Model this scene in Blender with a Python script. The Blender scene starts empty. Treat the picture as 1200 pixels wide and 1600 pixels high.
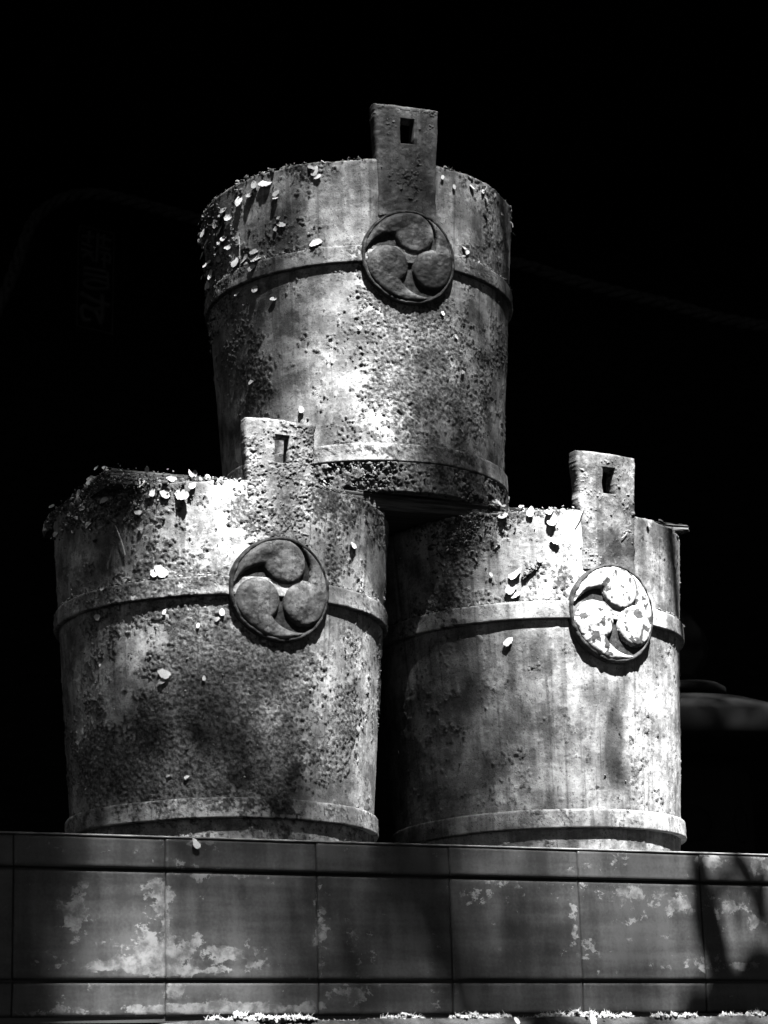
import bpy, bmesh, math, random
import numpy as np
from mathutils import Vector, Matrix

# ------------------------------------------------------------------ camera, sky, sun, exposure
scene = bpy.context.scene
C = scene.collection
U = 0.3                                    # metres per modelling unit (rim radius of a bucket)
EYE = 1.5
PITCH, ROLL, FPX = 0.271749, -0.040771, 3723.52
cam = bpy.data.cameras.new('camera'); cam_o = bpy.data.objects.new('camera', cam); C.objects.link(cam_o)
cam.sensor_fit = 'VERTICAL'; cam.sensor_height = 36.0; cam.sensor_width = 27.0
cam.lens = FPX / 1600 * 36.0; cam.clip_start = 0.05; cam.clip_end = 500
cam.dof.use_dof = True; cam.dof.focus_distance = 4.2; cam.dof.aperture_fstop = 14
cp, sp, cr, sr = math.cos(PITCH), math.sin(PITCH), math.cos(ROLL), math.sin(ROLL)
r0, u0, f0 = Vector((1, 0, 0)), Vector((0, -sp, cp)), Vector((0, cp, sp))
rx, ux = r0 * cr + u0 * sr, -r0 * sr + u0 * cr
M = Matrix((rx, ux, -f0)).transposed().to_4x4(); M.translation = (0, 0, EYE)
cam_o.matrix_world = M
scene.camera = cam_o

SUN_EL, SUN_AZ = math.radians(60), math.radians(20)          # azimuth: to the right of the camera's back
SUN = Vector((math.sin(SUN_AZ) * math.cos(SUN_EL), -math.cos(SUN_AZ) * math.cos(SUN_EL), math.sin(SUN_EL)))
w = bpy.data.worlds.new('World'); scene.world = w; w.use_nodes = True
nt = w.node_tree
sky = nt.nodes.new('ShaderNodeTexSky'); sky.sky_type = 'NISHITA'; sky.sun_disc = False
sky.sun_elevation = SUN_EL; sky.sun_rotation = math.pi - SUN_AZ
bw = nt.nodes.new('ShaderNodeRGBToBW')                        # black-and-white photograph: neutral daylight
nt.links.new(sky.outputs[0], bw.inputs[0]); nt.links.new(bw.outputs[0], nt.nodes['Background'].inputs[0])
nt.nodes['Background'].inputs[1].default_value = 0.007
sun = bpy.data.lights.new('sun', 'SUN'); sun.energy = 5.0; sun.angle = math.radians(0.9); sun.color = (1, 1, 1)
sun_o = bpy.data.objects.new('sun', sun); C.objects.link(sun_o)
sun_o.rotation_euler = SUN.to_track_quat('Z', 'Y').to_euler(); sun_o.location = (3, -4, 9)
vs = scene.view_settings
vs.view_transform = 'Standard'; vs.look = 'None'; vs.gamma = 1; vs.use_curve_mapping = False; vs.exposure = 2.5
scene.cycles.diffuse_bounces = 0            # hard, unfilled shadows of the high-contrast photograph

# ------------------------------------------------------------------ tables measured on the things (angle from the lug, height, size, amount)
CRUST={'T': [(0.024,0.824,0.32,0.457,0.8),(-0.089,0.659,0.247,0.249,0.6),(0.288,1.017,0.295,0.249,0.6),(-0.206,1.17,0.161,0.125,0.6),(-1.063,0.853,0.117,0.208,0.9),(-1.304,1.14,0.21,0.291,0.6),(-1.443,1.687,0.221,0.374,0.9),(-0.261,1.449,0.12,0.125,0.6),(-0.814,1.71,0.054,0.083,0.9),(-0.595,2.006,0.165,0.075,0.9),(0.564,1.987,0.225,0.125,0.8),(0.732,1.619,0.166,0.249,0.6),(0.691,0.535,0.31,0.208,0.6),(0.765,0.962,0.222,0.332,0.45),(0.188,0.525,0.277,0.208,0.7),(-1.126,0.666,0.141,0.166,0.7),(0.448,1.539,0.113,0.104,0.8),(-0.859,1.74,0.138,0.125,0.4),(-0.923,1.53,0.286,0.083,0.5),(-0.095,0.269,0.534,0.058,0.5)],'L': [(-0.293,0.733,0.482,0.498,1),(-0.522,1.02,0.333,0.23,0.9),(-0.734,0.539,0.503,0.268,0.9),(-0.052,0.423,0.434,0.192,0.8),(0.106,0.996,0.255,0.23,0.7),(0.573,0.869,0.121,0.422,0.9),(0.415,0.597,0.137,0.192,0.5),(-1.287,0.886,0.171,0.575,0.5),(-1.505,0.556,0.315,0.307,0.6),(-0.755,1.992,0.175,0.153,1.2),(-1.091,1.953,0.282,0.115,1.0),(-0.745,1.608,0.117,0.153,0.8),(-0.943,1.469,0.255,0.077,0.8),(-0.514,1.627,0.185,0.069,0.6),(-0.366,1.551,0.221,0.061,0.6),(0.004,1.929,0.161,0.23,0.6),(0.399,1.986,0.242,0.153,0.9),(0.814,2.042,0.263,0.192,0.9),(0.335,1.714,0.081,0.192,0.7),(0.47,1.663,0.117,0.115,0.7),(1.095,1.147,0.084,0.46,0.7),(-0.754,1.303,0.39,0.077,0.6),(-0.708,1.489,0.23,0.054,0.7),(-0.402,1.768,0.11,0.077,0.3),(-0.238,1.878,0.15,0.153,0.45)],'R': [(-0.875,1.965,0.209,0.163,1.1),(-1.092,1.725,0.163,0.244,0.6),(-0.652,2.057,0.158,0.065,0.9),(-1.006,1.576,0.222,0.049,0.7),(-0.511,1.701,0.094,0.057,0.4),(-1.149,0.773,0.146,0.244,0.2),(-0.756,0.583,0.161,0.122,0.2),(-0.317,1.813,0.06,0.163,0.45),(0.145,0.615,0.247,0.285,0.2),(0.214,0.961,0.183,0.407,0.18),(-0.43,0.418,0.471,0.081,0.25),(-0.557,1.057,0.157,0.122,0.2),(-0.328,1.583,0.06,0.163,0.5),(0.037,2.066,0.138,0.244,0.3)]}
STAIN={'T': [(0.012,1.868,0.204,0.166,0.9),(0.931,1.262,0.159,0.332,0.5),(0.517,1.227,0.152,0.291,0.4),(-1.063,1.156,0.266,0.457,0.3),(-0.314,1.731,0.04,0.249,0.25),(-0.678,1.766,0.059,0.332,0.25),(0.237,1.129,0.143,0.208,0.4)],'L': [(0.211,0.508,0.137,0.23,0.45),(0.169,0.364,0.221,0.115,0.5),(-1.292,1.621,0.229,0.345,0.3),(0.005,1.892,0.121,0.192,0.35),(0.474,1.589,0.176,0.345,0.2)],'R': [(0.002,0.795,0.072,0.183,0.8),(-0.026,0.587,0.08,0.163,0.75),(-0.358,0.976,0.028,0.204,0.45),(-0.678,1.064,0.048,0.244,0.45),(-0.972,1.092,0.07,0.285,0.5),(0.253,1.897,0.119,0.224,0.5),(0.029,1.831,0.091,0.122,0.5),(0.583,1.876,0.068,0.244,0.35),(-1.172,0.586,0.297,0.204,0.3),(0.104,1.067,0.048,0.163,0.3)]}
PETALS={'T': [(-0.914,1.988,0.0658),(-1.129,1.942,0.0598),(-1.042,1.944,0.0418),(-0.994,2.001,0.0418),(-0.834,1.906,0.0359),(-0.84,1.879,0.0389),(-0.826,1.745,0.0299),(-0.81,1.701,0.0418),(-0.853,1.685,0.0299),(-0.582,1.549,0.0598),(-1.006,1.538,0.0658),(-1.024,1.576,0.0478),(-1.195,1.571,0.0658),(-1.119,1.561,0.0538),(-1.039,1.473,0.0418),(-1.045,1.347,0.0478),(-1.213,1.361,0.0299),(-0.903,1.249,0.0299),(-0.571,2.003,0.0478),(-0.557,1.964,0.0359),(-0.594,2.03,0.0418),(-1.294,1.93,0.0538),(-1.319,1.922,0.0478),(-1.25,1.864,0.0538),(-1.634,1.932,0.0717),(-1.691,2.021,0.0538),(-1.318,1.762,0.0538),(-1.362,1.752,0.0478),(-1.281,1.69,0.0478),(-1.429,1.704,0.0359),(-1.574,1.684,0.0658),(-1.61,1.836,0.0538),(-1.778,1.815,0.0598),(-1.552,1.599,0.0598),(-1.857,1.715,0.0478),(-1.408,1.654,0.0418),(-1.676,1.581,0.0538),(-1.424,1.893,0.0418),(-1.858,1.97,0.0538),(-1.359,1.827,0.0418),(0.234,1.993,0.0239),(0.322,1.95,0.0239),(0.47,1.988,0.0299),(0.578,1.991,0.0239),(0.614,1.952,0.0269),(0.714,2.015,0.0269),(0.401,1.577,0.0299),(0.436,1.556,0.0299),(0.625,1.829,0.0239),(0.826,1.927,0.0269),(1.084,1.962,0.0359),(1.202,1.943,0.0359),(0.347,1.0,0.0269),(0.407,0.79,0.0299),(-0.738,0.534,0.0359),(-1.133,0.781,0.0359),(0.237,1.129,0.0269),(-0.326,1.0,0.0209),(-1.608,1.068,0.0359),(-1.682,1.262,0.0359)],'L': [(-0.564,1.975,0.0718),(-1.199,1.9,0.0386),(-0.698,1.557,0.0662),(-0.739,1.55,0.0497),(-1.16,1.357,0.0386),(-0.692,0.983,0.0552),(-0.706,0.938,0.0331),(-0.341,1.31,0.0331),(-0.368,1.271,0.0248),(0.523,1.774,0.0497),(-0.68,1.325,0.0221),(-0.821,1.81,0.0276),(-1.09,1.499,0.0193),(-1.101,1.862,0.0221),(-0.831,1.903,0.0331),(-0.665,1.99,0.0442),(-0.735,2.008,0.0386),(-0.873,2.13,0.0442),(-0.803,2.124,0.0442),(-0.505,2.026,0.0386),(-1.158,1.996,0.0331),(-1.26,2.007,0.0386),(-1.062,2.014,0.0386),(-1.391,2.001,0.0331),(-0.449,0.946,0.0221),(-0.559,0.407,0.0221),(-0.678,0.42,0.0166),(-0.932,1.529,0.0221),(-0.864,1.423,0.0276),(-1.651,1.953,0.0331),(-1.855,1.995,0.0276),(-1.15,1.082,0.0166),(-0.481,1.238,0.0221)],'R': [(-0.676,2.036,0.0587),(-0.504,2.048,0.0469),(-0.375,1.991,0.0587),(-0.392,2.045,0.0411),(-0.37,1.867,0.0469),(-0.614,1.68,0.0645),(-0.643,1.594,0.0587),(-0.622,1.554,0.0469),(-0.683,1.28,0.0469),(-0.469,1.757,0.0293),(0.306,2.024,0.0264),(-0.763,1.688,0.0205)]}
SUNLIT=[(-0.0363,4.0288,2.8611,1),(-0.0815,4.0319,2.8761,1),(-0.0153,4.0327,2.8135,1),(-0.0739,4.0376,2.7698,1),(-0.0058,4.0367,2.7666,1),(-0.0381,4.0319,2.8142,1),(-0.0863,4.0416,2.7418,1),(-0.0345,4.0257,2.9082,1),(0.0551,4.0441,2.8623,0.9),(0.0131,4.0266,2.955,0.7),(-0.0398,4.035,2.7675,1),(-0.0556,4.0233,2.9568,0.8),(0.0302,4.04,2.8139,1),(0.0112,4.0295,2.9076,0.9),(-0.1065,4.0412,2.8202,0.85),(-0.0756,4.0201,3.042,0.5),(-0.1583,4.0478,3.0191,0.4),(-0.2159,4.0789,3.1081,0.4),(-0.2776,4.1417,3.1864,0.5),(-0.2955,4.1895,3.078,0.4),(-0.2733,4.1655,2.9174,0.35),(-0.2,4.087,2.8391,0.25),(-0.2771,4.1866,2.8129,0.0),(-0.152,4.0316,3.2115,0.4),(-0.0343,4.0051,3.2201,0.5),(0.0755,4.0157,3.3463,0.55),(0.0713,4.0215,3.2477,0.35),(0.0657,4.0293,3.1135,0.45),(0.1639,4.0802,3.2055,0.5),(0.2371,4.1849,3.1814,0.4),(0.1921,4.1294,3.0344,0.35),(0.1269,4.0773,2.9193,0.7),(0.1109,4.0747,2.8218,0.7),(0.2104,4.1784,2.901,0.35),(0.2045,4.1876,2.7803,0.25),(0.1407,4.1083,2.7105,0.15),(0.0042,4.0404,2.7317,0.9),(0.071,4.0627,2.6999,0.25),(-0.2893,3.8351,2.5476,1),(-0.322,3.8375,2.5275,1),(-0.2566,3.8354,2.5796,1),(-0.299,3.8324,2.5916,1),(-0.3856,3.8453,2.6213,0.03),(-0.4139,3.8569,2.609,0.03),(-0.4662,3.8872,2.6029,0.05),(-0.364,3.8405,2.5967,0.2),(-0.5573,3.994,2.5903,0.05),(-0.3532,3.8388,2.5846,1),(-0.2242,3.8398,2.6017,1),(-0.1793,3.8478,2.6921,0.9),(-0.27,3.8408,2.4711,0.9),(-0.345,3.8444,2.4642,0.8),(-0.4325,3.8708,2.5298,0.38),(-0.504,3.9243,2.5356,0.25),(-0.545,3.9825,2.484,0.25),(-0.1714,3.8576,2.6046,0.7),(-0.0873,3.9154,2.5947,0.5),(-0.0232,4.0065,2.5942,0.35),(-0.0592,3.9602,2.4921,0.5),(-0.1793,3.8657,2.4515,0.5),(-0.051,3.982,2.4293,0.7),(-0.3252,3.8462,2.3874,0.45),(-0.4354,3.8816,2.3782,0.25),(-0.5205,3.9584,2.3432,0.2),(-0.3819,3.8651,2.2643,0.25),(-0.2431,3.8558,2.2997,0.3),(-0.2561,3.8596,2.2047,0.5),(-0.3096,3.8592,2.1539,0.4),(-0.4623,3.9125,2.1691,0.2),(-0.1724,3.8856,2.2381,0.4),(-0.1385,3.899,2.3259,0.7),(-0.0437,4.0108,2.3455,1),(-0.0586,4.0012,2.2331,0.9),(-0.1203,3.9201,2.2533,0.7),(-0.0413,4.0723,2.145,0.35),(-0.1453,3.9123,2.124,0.25),(-0.2283,3.8737,2.0898,0.35),(-0.4998,3.9531,2.0914,0.15),(0.3162,4.1028,2.5707,1),(0.2805,4.0994,2.5478,1),(0.3595,4.119,2.5142,1),(0.4522,4.1805,2.4545,1),(0.5,4.2603,2.2808,1),(0.4505,4.1993,2.2367,1),(0.5133,4.2581,2.47,1),(0.491,4.2619,2.1531,1),(0.256,4.1009,2.514,0.95),(0.2008,4.1047,2.5407,0.62),(0.1323,4.1286,2.5262,0.2),(0.062,4.18,2.4825,0.12),(0.032,4.232,2.3182,0.03),(0.0909,4.1671,2.3611,0.15),(0.1467,4.1354,2.3522,0.35),(0.237,4.1119,2.3666,0.62),(0.3256,4.1218,2.3305,0.68),(0.3972,4.1409,2.4534,1),(0.4966,4.2227,2.5343,1),(0.4985,4.2469,2.3608,1),(0.488,4.2493,2.2092,1),(0.3199,4.1275,2.2291,0.62),(0.2078,4.1251,2.2333,0.48),(0.1193,4.1581,2.2429,0.2),(0.2698,4.1269,2.1409,0.5),(0.1373,4.1555,2.1508,0.18),(0.0906,4.1907,2.1016,0.0),(0.1132,4.1731,2.1094,0.05),(0.1561,4.1519,2.0821,0.15),(0.0699,4.2063,2.1388,0.0),(0.4077,4.1722,2.1424,0.8),(0.4935,4.2764,2.086,0.9),(0.393,4.1213,2.6796,0.8),(0.1139,4.1305,2.6222,0.05),(0.0441,4.1856,2.604,0.0),(0.0655,4.1693,2.563,0),(0.0417,4.1942,2.5463,0),(0.0387,4.2049,2.4775,0),(0.0704,4.1793,2.4113,0),(0.0611,4.2096,2.1969,0),(0.1005,4.142,2.5782,0.02),(0.1355,4.1218,2.5952,0.05),(0.0249,4.2663,2.1498,0.03),(-0.5696,3.5287,1.9194,0.0),(-0.5259,3.5518,1.9203,0.027),(-0.5694,3.5288,1.8079,0.0),(-0.5169,3.5564,1.9678,0.027),(-0.561,3.5332,1.9857,0.065),(-0.0249,3.8155,1.9296,0.154),(-0.0288,3.8134,1.8291,0.154),(0.0311,3.845,1.8093,0.108),(-0.0887,3.7819,1.8288,0.204),(-0.1051,3.7733,1.9281,0.204),(0.0571,3.8587,1.9311,0.256),(0.0185,3.8383,1.9917,0.204),(-0.123,3.7639,1.9879,0.204),(0.0909,3.8765,1.7691,0.154),(0.2817,3.977,1.7685,0.108),(0.2284,3.9489,1.7789,0.108),(-0.5435,3.5425,1.9862,0.108),(-0.5434,3.5425,1.873,0.034),(-0.5434,3.5425,1.7618,0.034),(-0.4087,3.6134,1.99,0.31),(-0.4096,3.6129,1.8937,0.872),(-0.4104,3.6125,1.8177,1.0),(-0.4289,3.6028,1.7613,1.0),(-0.473,3.5796,1.8268,0.484),(-0.299,3.6712,1.8856,0.608),(-0.3196,3.6603,1.7703,0.546),(-0.3159,3.6623,1.9926,0.367),(-0.204,3.7212,1.8868,0.484),(-0.2015,3.7225,1.9858,0.256),(-0.1777,3.7351,1.7893,0.31),(-0.0667,3.7935,1.8887,0.256),(-0.063,3.7954,1.9896,0.256),(0.0244,3.8415,1.8899,0.204),(-0.0111,3.8228,1.7694,0.154),(0.0703,3.8657,1.9931,0.256),(0.165,3.9155,1.9852,0.484),(0.1824,3.9247,1.9127,0.484),(0.2434,3.9568,1.8511,0.484),(0.1745,3.9205,1.7689,0.204),(0.296,3.9845,1.9939,0.872),(0.3568,4.0165,1.9048,0.738),(0.4458,4.0633,1.8847,0.872),(0.4539,4.0676,1.9926,0.738),(0.3629,4.0197,1.831,0.608),(0.392,4.035,1.7682,0.108),(0.4784,4.0805,1.7891,0.256),(0.5275,4.1063,1.8965,1.0),(0.5463,4.1163,1.984,1.0),(0.5251,4.1051,1.9398,1.0),(0.5663,4.1268,1.9406,1.0),(0.5972,4.1431,1.8865,1.0),(0.6252,4.1578,2.0025,1.0),(0.5947,4.1418,1.9962,1.0),(0.5347,4.1102,1.8426,1.0),(0.4875,4.0853,1.8317,0.872),(0.6104,4.15,1.7675,0.009),(0.5634,4.1253,1.7677,0.009),(0.6093,4.1494,1.8214,0.065),(-0.2267,3.7093,1.7413,1.0),(0.0081,3.8329,1.7465,1.0),(0.1314,3.8978,1.7488,1.0),(0.3023,3.9878,1.7499,1.0),(0.4579,4.0697,1.7448,0.872),(0.6085,4.149,1.7461,1.0),(-0.0437,4.0133,2.6492,0),(0.0009,4.0358,2.6479,0),(0.0461,4.0586,2.649,0),(0.0916,4.0817,2.6476,0),(0.1493,4.1109,2.6487,0),(0.1959,4.1344,2.6473,0),(-0.3745,3.8459,2.6491,0.9),(-0.302,3.8825,2.6511,0.9),(0.2796,4.1768,2.6617,0.9),(0.5379,4.3075,2.6588,0.8),(0.55,5.95,2.6,0.6),(0.6,5.95,2.6,0.6),(0.65,5.95,2.6,0.6),(0.7,5.95,2.6,0.6),(0.75,5.95,2.6,0.6),(0.8,5.95,2.6,0.6),(0.85,5.95,2.6,0.6),(0.9,5.95,2.6,0.6),(0.95,5.95,2.6,0.6),(1.0,5.95,2.6,0.6),(0.6,5.95,2.2,0.0),(0.7,5.95,2.2,0.0),(0.8,5.95,2.2,0.0),(0.9,5.95,2.2,0.0),(1.0,5.95,2.2,0.0)]
ROPE=[(-1.633,8.1,4.2069),(-1.4512,8.1,4.4418),(-1.3594,8.1,4.5975),(-1.3017,8.1,4.7439),(-1.2552,8.1,4.8795),(-1.2154,8.1,4.9432),(-1.1378,8.1,4.9954),(-1.0437,8.1,5.0141),(-0.9498,8.1,4.9998),(-0.8211,8.1,4.9587),(-0.6345,8.1,4.895),(-0.3787,8.1,4.826),(-0.0537,8.1,4.7643),(0.2705,8.1,4.7127),(0.5015,8.1,4.6777),(0.6836,8.1,4.6102),(0.8653,8.1,4.5478),(1.0469,8.1,4.4956),(1.2272,8.1,4.4337),(1.4083,8.1,4.3891),(1.6796,8.1,4.331)]
PLAQUE=[(-1.1495,8.7,5.14),(-1.0139,8.7,5.1098),(-1.0227,8.7,4.6839),(-1.1615,8.7,4.7162)]
LANTERN=[(0.7801,6.0,2.8984),(0.7701,6.0,2.7636),(0.763,6.0,2.6669),(0.7618,6.0,2.6503),(0.9584,6.0,2.6139),(0.7554,6.0,2.5644),(0.9526,6.0,2.5431),(0.7315,6.0,2.2401),(0.8556,6.0,2.8055),(0.8819,6.0,2.6586)]
TUFTS=[-0.697,-0.576,-0.471,-0.4,-0.312,-0.258,-0.205,0.269,0.363,0.419,0.665,0.772,0.849,0.903,0.954,1.218,1.289,1.389,1.49,1.592,1.715,1.93,2.026,2.132,2.388,2.474,2.583]
FLAKES=[(-1.376,-0.392,0.061,0.134,1),(-0.931,-0.322,0.097,0.099,1),(-0.892,-0.465,0.026,0.115,0.9),(-0.936,-0.593,0.175,0.115,1),(-1.038,-0.562,0.088,0.095,0.8),(-0.797,-0.593,0.132,0.107,0.9),(-1.176,-0.651,0.197,0.034,1.1),(-0.902,-0.676,0.307,0.023,1.2),(-0.55,-0.591,0.154,0.053,0.8),(-0.409,-0.642,0.088,0.023,0.8),(-0.648,-0.187,0.263,0.031,0.8),(-0.751,-0.009,0.175,0.076,0.45),(-0.753,-0.14,0.175,0.031,0.5),(-1.476,-0.077,0.197,0.038,0.4),(-0.557,-0.864,0.483,0.027,1.6),(-0.835,-0.768,0.061,0.053,0.9),(-1.445,-0.875,0.263,0.023,0.7),(-0.02,-0.456,0.053,0.229,0.7),(0.182,-0.554,0.088,0.115,0.6),(0.172,-0.785,0.132,0.095,0.6),(0.93,-0.258,0.175,0.053,0.43),(1.133,-0.219,0.263,0.038,0.36),(1.877,-0.241,0.219,0.069,0.65),(2.218,-0.272,0.175,0.084,0.72),(1.955,-0.329,0.132,0.115,0.5),(1.532,-0.37,0.022,0.191,0.58),(1.804,-0.082,0.219,0.046,0.43),(2.457,-0.049,0.088,0.057,0.72),(2.792,-0.06,0.079,0.069,0.72),(2.566,-0.302,0.132,0.076,0.65),(2.759,-0.391,0.066,0.076,0.58),(2.404,-0.628,0.11,0.046,0.94),(2.622,-0.645,0.132,0.027,0.94),(0.664,-0.819,0.088,0.076,0.36),(1.599,-0.579,0.053,0.076,0.43),(0.5,-0.248,0.132,0.038,0.29),(2.099,-0.647,0.175,0.023,0.43)]
BASE={'L': (-0.3039,4.1237,2.0149),'R': (0.2593,4.3915,2.0149),'T': (-0.0368,4.298,2.6629)}
RNG = np.random.RandomState(11); random.seed(5)

# ------------------------------------------------------------------ helpers
def _h(ix, iy, iz, seed):
    n = (ix * 374761393 + iy * 668265263 + iz * 2147483647 + seed * 974711) & 0xffffffff
    n = ((n ^ (n >> 13)) * 1274126177) & 0xffffffff
    n = ((n ^ (n >> 16)) * 2246822519) & 0xffffffff
    return ((n ^ (n >> 15)) & 0xffff) / 65535.0
def vnoise(p, seed=0):
    f = np.floor(p); i = f.astype(np.int64); t = p - f; t = t * t * t * (t * (t * 6 - 15) + 10)
    o = 0
    for dx in (0, 1):
        wx = t[:, 0] if dx else 1 - t[:, 0]
        for dy in (0, 1):
            wy = t[:, 1] if dy else 1 - t[:, 1]
            for dz in (0, 1):
                wz = t[:, 2] if dz else 1 - t[:, 2]
                o = o + wx * wy * wz * _h(i[:, 0] + dx, i[:, 1] + dy, i[:, 2] + dz, seed)
    return o
def fbm(p, octaves=4, seed=0, gain=.5):
    s, a, tot = 0, 1.0, 0
    for k in range(octaves):
        s = s + a * vnoise(p * (2.03 ** k) + 17.3 * k, seed + k); tot += a; a *= gain
    return s / tot
def sstep(a, b, x):
    t = np.clip((x - a) / (b - a), 0, 1); return t * t * (3 - 2 * t)

def mesh(name, V, F, smooth=True, attrs=None, uv=None):
    V = np.asarray(V, dtype=np.float32)
    me = bpy.data.meshes.new(name)
    F = np.asarray(F, dtype=np.int32) if not isinstance(F, list) or len({len(f) for f in F}) == 1 else F
    if isinstance(F, list):
        me.from_pydata([tuple(v) for v in V.tolist()], [], F)
    else:
        k = F.shape[1]
        me.vertices.add(len(V)); me.vertices.foreach_set('co', V.ravel())
        me.loops.add(F.size); me.loops.foreach_set('vertex_index', F.ravel())
        me.polygons.add(len(F)); me.polygons.foreach_set('loop_start', np.arange(0, F.size, k, dtype=np.int32))
        me.update(calc_edges=True)
    me.validate()
    if smooth: me.polygons.foreach_set('use_smooth', np.ones(len(me.polygons), dtype=bool))
    for an, vals in (attrs or {}).items():
        a = me.attributes.new(an, 'FLOAT', 'POINT'); a.data.foreach_set('value', np.asarray(vals, dtype=np.float32))
    if uv is not None:
        a = me.attributes.new('surf', 'FLOAT_VECTOR', 'POINT')
        q = np.zeros((len(V), 3), dtype=np.float32); q[:, :uv.shape[1]] = uv; a.data.foreach_set('vector', q.ravel())
    return me
def obj(name, me, mat, parent=None):
    o = bpy.data.objects.new(name, me); C.objects.link(o)
    if mat is not None and not me.materials: me.materials.append(mat)
    if parent is not None: o.parent = parent
    return o
def tag(o, label=None, cat=None, group=None, kind=None):
    if label: o['label'] = label
    if cat: o['category'] = cat
    if group: o['group'] = group
    if kind: o['kind'] = kind
    return o
def empty(name, loc=(0, 0, 0), rz=0.0):
    o = bpy.data.objects.new(name, None); C.objects.link(o); o.location = loc; o.rotation_euler = (0, 0, rz)
    o.empty_display_size = .1
    return o
def gridfaces(nr, nc, wrap=False, base=0):
    i, j = np.meshgrid(np.arange(nr - 1), np.arange(nc if wrap else nc - 1), indexing='ij')
    j2 = (j + 1) % nc
    return np.stack([i * nc + j, i * nc + j2, (i + 1) * nc + j2, (i + 1) * nc + j], -1).reshape(-1, 4) + base
def tube(path, rad, n=8, taper=None):
    P = np.array(path, float); V = []; m = len(P)
    T = np.gradient(P, axis=0); T /= np.linalg.norm(T, axis=1)[:, None] + 1e-9
    up = np.array([0, 0, 1.0]) if abs(T[0][2]) < .9 else np.array([1.0, 0, 0])
    for k in range(m):
        a = np.cross(T[k], up); a /= np.linalg.norm(a) + 1e-9; b = np.cross(T[k], a)
        r = rad if taper is None else rad * (1 + (taper - 1) * k / (m - 1))
        for q in range(n):
            an = 2 * math.pi * q / n; V.append(P[k] + r * (math.cos(an) * a + math.sin(an) * b))
    return np.array(V), gridfaces(m, n, wrap=True)
def boxmesh(name, a, b, bev=0.0):
    bm = bmesh.new(); bmesh.ops.create_cube(bm, size=1)
    for v in bm.verts:
        v.co = Vector([(a[i] + b[i]) / 2 + v.co[i] * (b[i] - a[i]) for i in range(3)])
    if bev: bmesh.ops.bevel(bm, geom=bm.edges[:], offset=bev, segments=2, affect='EDGES', profile=.5)
    me = bpy.data.meshes.new(name); bm.to_mesh(me); bm.free(); return me
def join(parts):
    V, F, n = [], [], 0
    for v, f in parts:
        V.append(v); F.append(f + n); n += len(v)
    return np.concatenate(V), np.concatenate(F)
def lathe(prof, n=48):
    a = np.linspace(0, 2 * math.pi, n, endpoint=False); V = []
    for r, z in prof:
        V.append(np.stack([r * np.cos(a), r * np.sin(a), np.full(n, z)], 1))
    return np.concatenate(V), gridfaces(len(prof), n, wrap=True)

# ------------------------------------------------------------------ materials
class NB:
    def __init__(s, name, rough=.75, spec=.25):
        s.m = bpy.data.materials.new(name); s.m.use_nodes = True; s.t = s.m.node_tree
        s.b = s.t.nodes['Principled BSDF']; s.b.inputs['Roughness'].default_value = rough
        s.b.inputs['Specular IOR Level'].default_value = spec
        s.n = 0
    def new(s, ty, **kw):
        nd = s.t.nodes.new(ty)
        for k, v in kw.items(): setattr(nd, k, v)
        return nd
    def link(s, a, b): s.t.links.new(a, b)
    def attr(s, name, out='Fac'): return s.new('ShaderNodeAttribute', attribute_name=name).outputs[out]
    def coord(s, out='Object'): return s.new('ShaderNodeTexCoord').outputs[out]
    def mapping(s, v, sc=(1, 1, 1), loc=(0, 0, 0)):
        m = s.new('ShaderNodeMapping'); s.link(v, m.inputs[0]); m.inputs['Scale'].default_value = sc; m.inputs['Location'].default_value = loc
        return m.outputs[0]
    def noise(s, v, scale, detail=4, rough=.55, dist=0.0):
        n = s.new('ShaderNodeTexNoise'); s.link(v, n.inputs['Vector'])
        n.inputs['Scale'].default_value = scale; n.inputs['Detail'].default_value = detail
        n.inputs['Roughness'].default_value = rough; n.inputs['Distortion'].default_value = dist
        return n.outputs['Fac']
    def ramp(s, v, a, b, lo=0.0, hi=1.0):
        m = s.new('ShaderNodeMapRange', interpolation_type='SMOOTHSTEP'); s.link(v, m.inputs[0])
        for i, x in zip((1, 2, 3, 4), (a, b, lo, hi)): m.inputs[i].default_value = x
        return m.outputs[0]
    def math(s, op, a, b=None, clamp=False):
        m = s.new('ShaderNodeMath', operation=op, use_clamp=clamp)
        for i, x in enumerate((a, b)):
            if x is None: continue
            if isinstance(x, (int, float)): m.inputs[i].default_value = x
            else: s.link(x, m.inputs[i])
        return m.outputs[0]
    def mix(s, f, a, b):
        m = s.new('ShaderNodeMix', data_type='FLOAT')
        for i, x in zip((0, 2, 3), (f, a, b)):
            if isinstance(x, (int, float)): m.inputs[i].default_value = x
            else: s.link(x, m.inputs[i])
        return m.outputs[0]
    def grey(s, v):
        c = s.new('ShaderNodeCombineColor')
        for i in range(3): s.link(v, c.inputs[i])
        s.link(c.outputs[0], s.b.inputs['Base Color'])
    def bump(s, h, strength=.4, dist=.002):
        b = s.new('ShaderNodeBump'); s.link(h, b.inputs['Height'])
        b.inputs['Strength'].default_value = strength; b.inputs['Distance'].default_value = dist
        s.link(b.outputs[0], s.b.inputs['Normal'])

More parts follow.
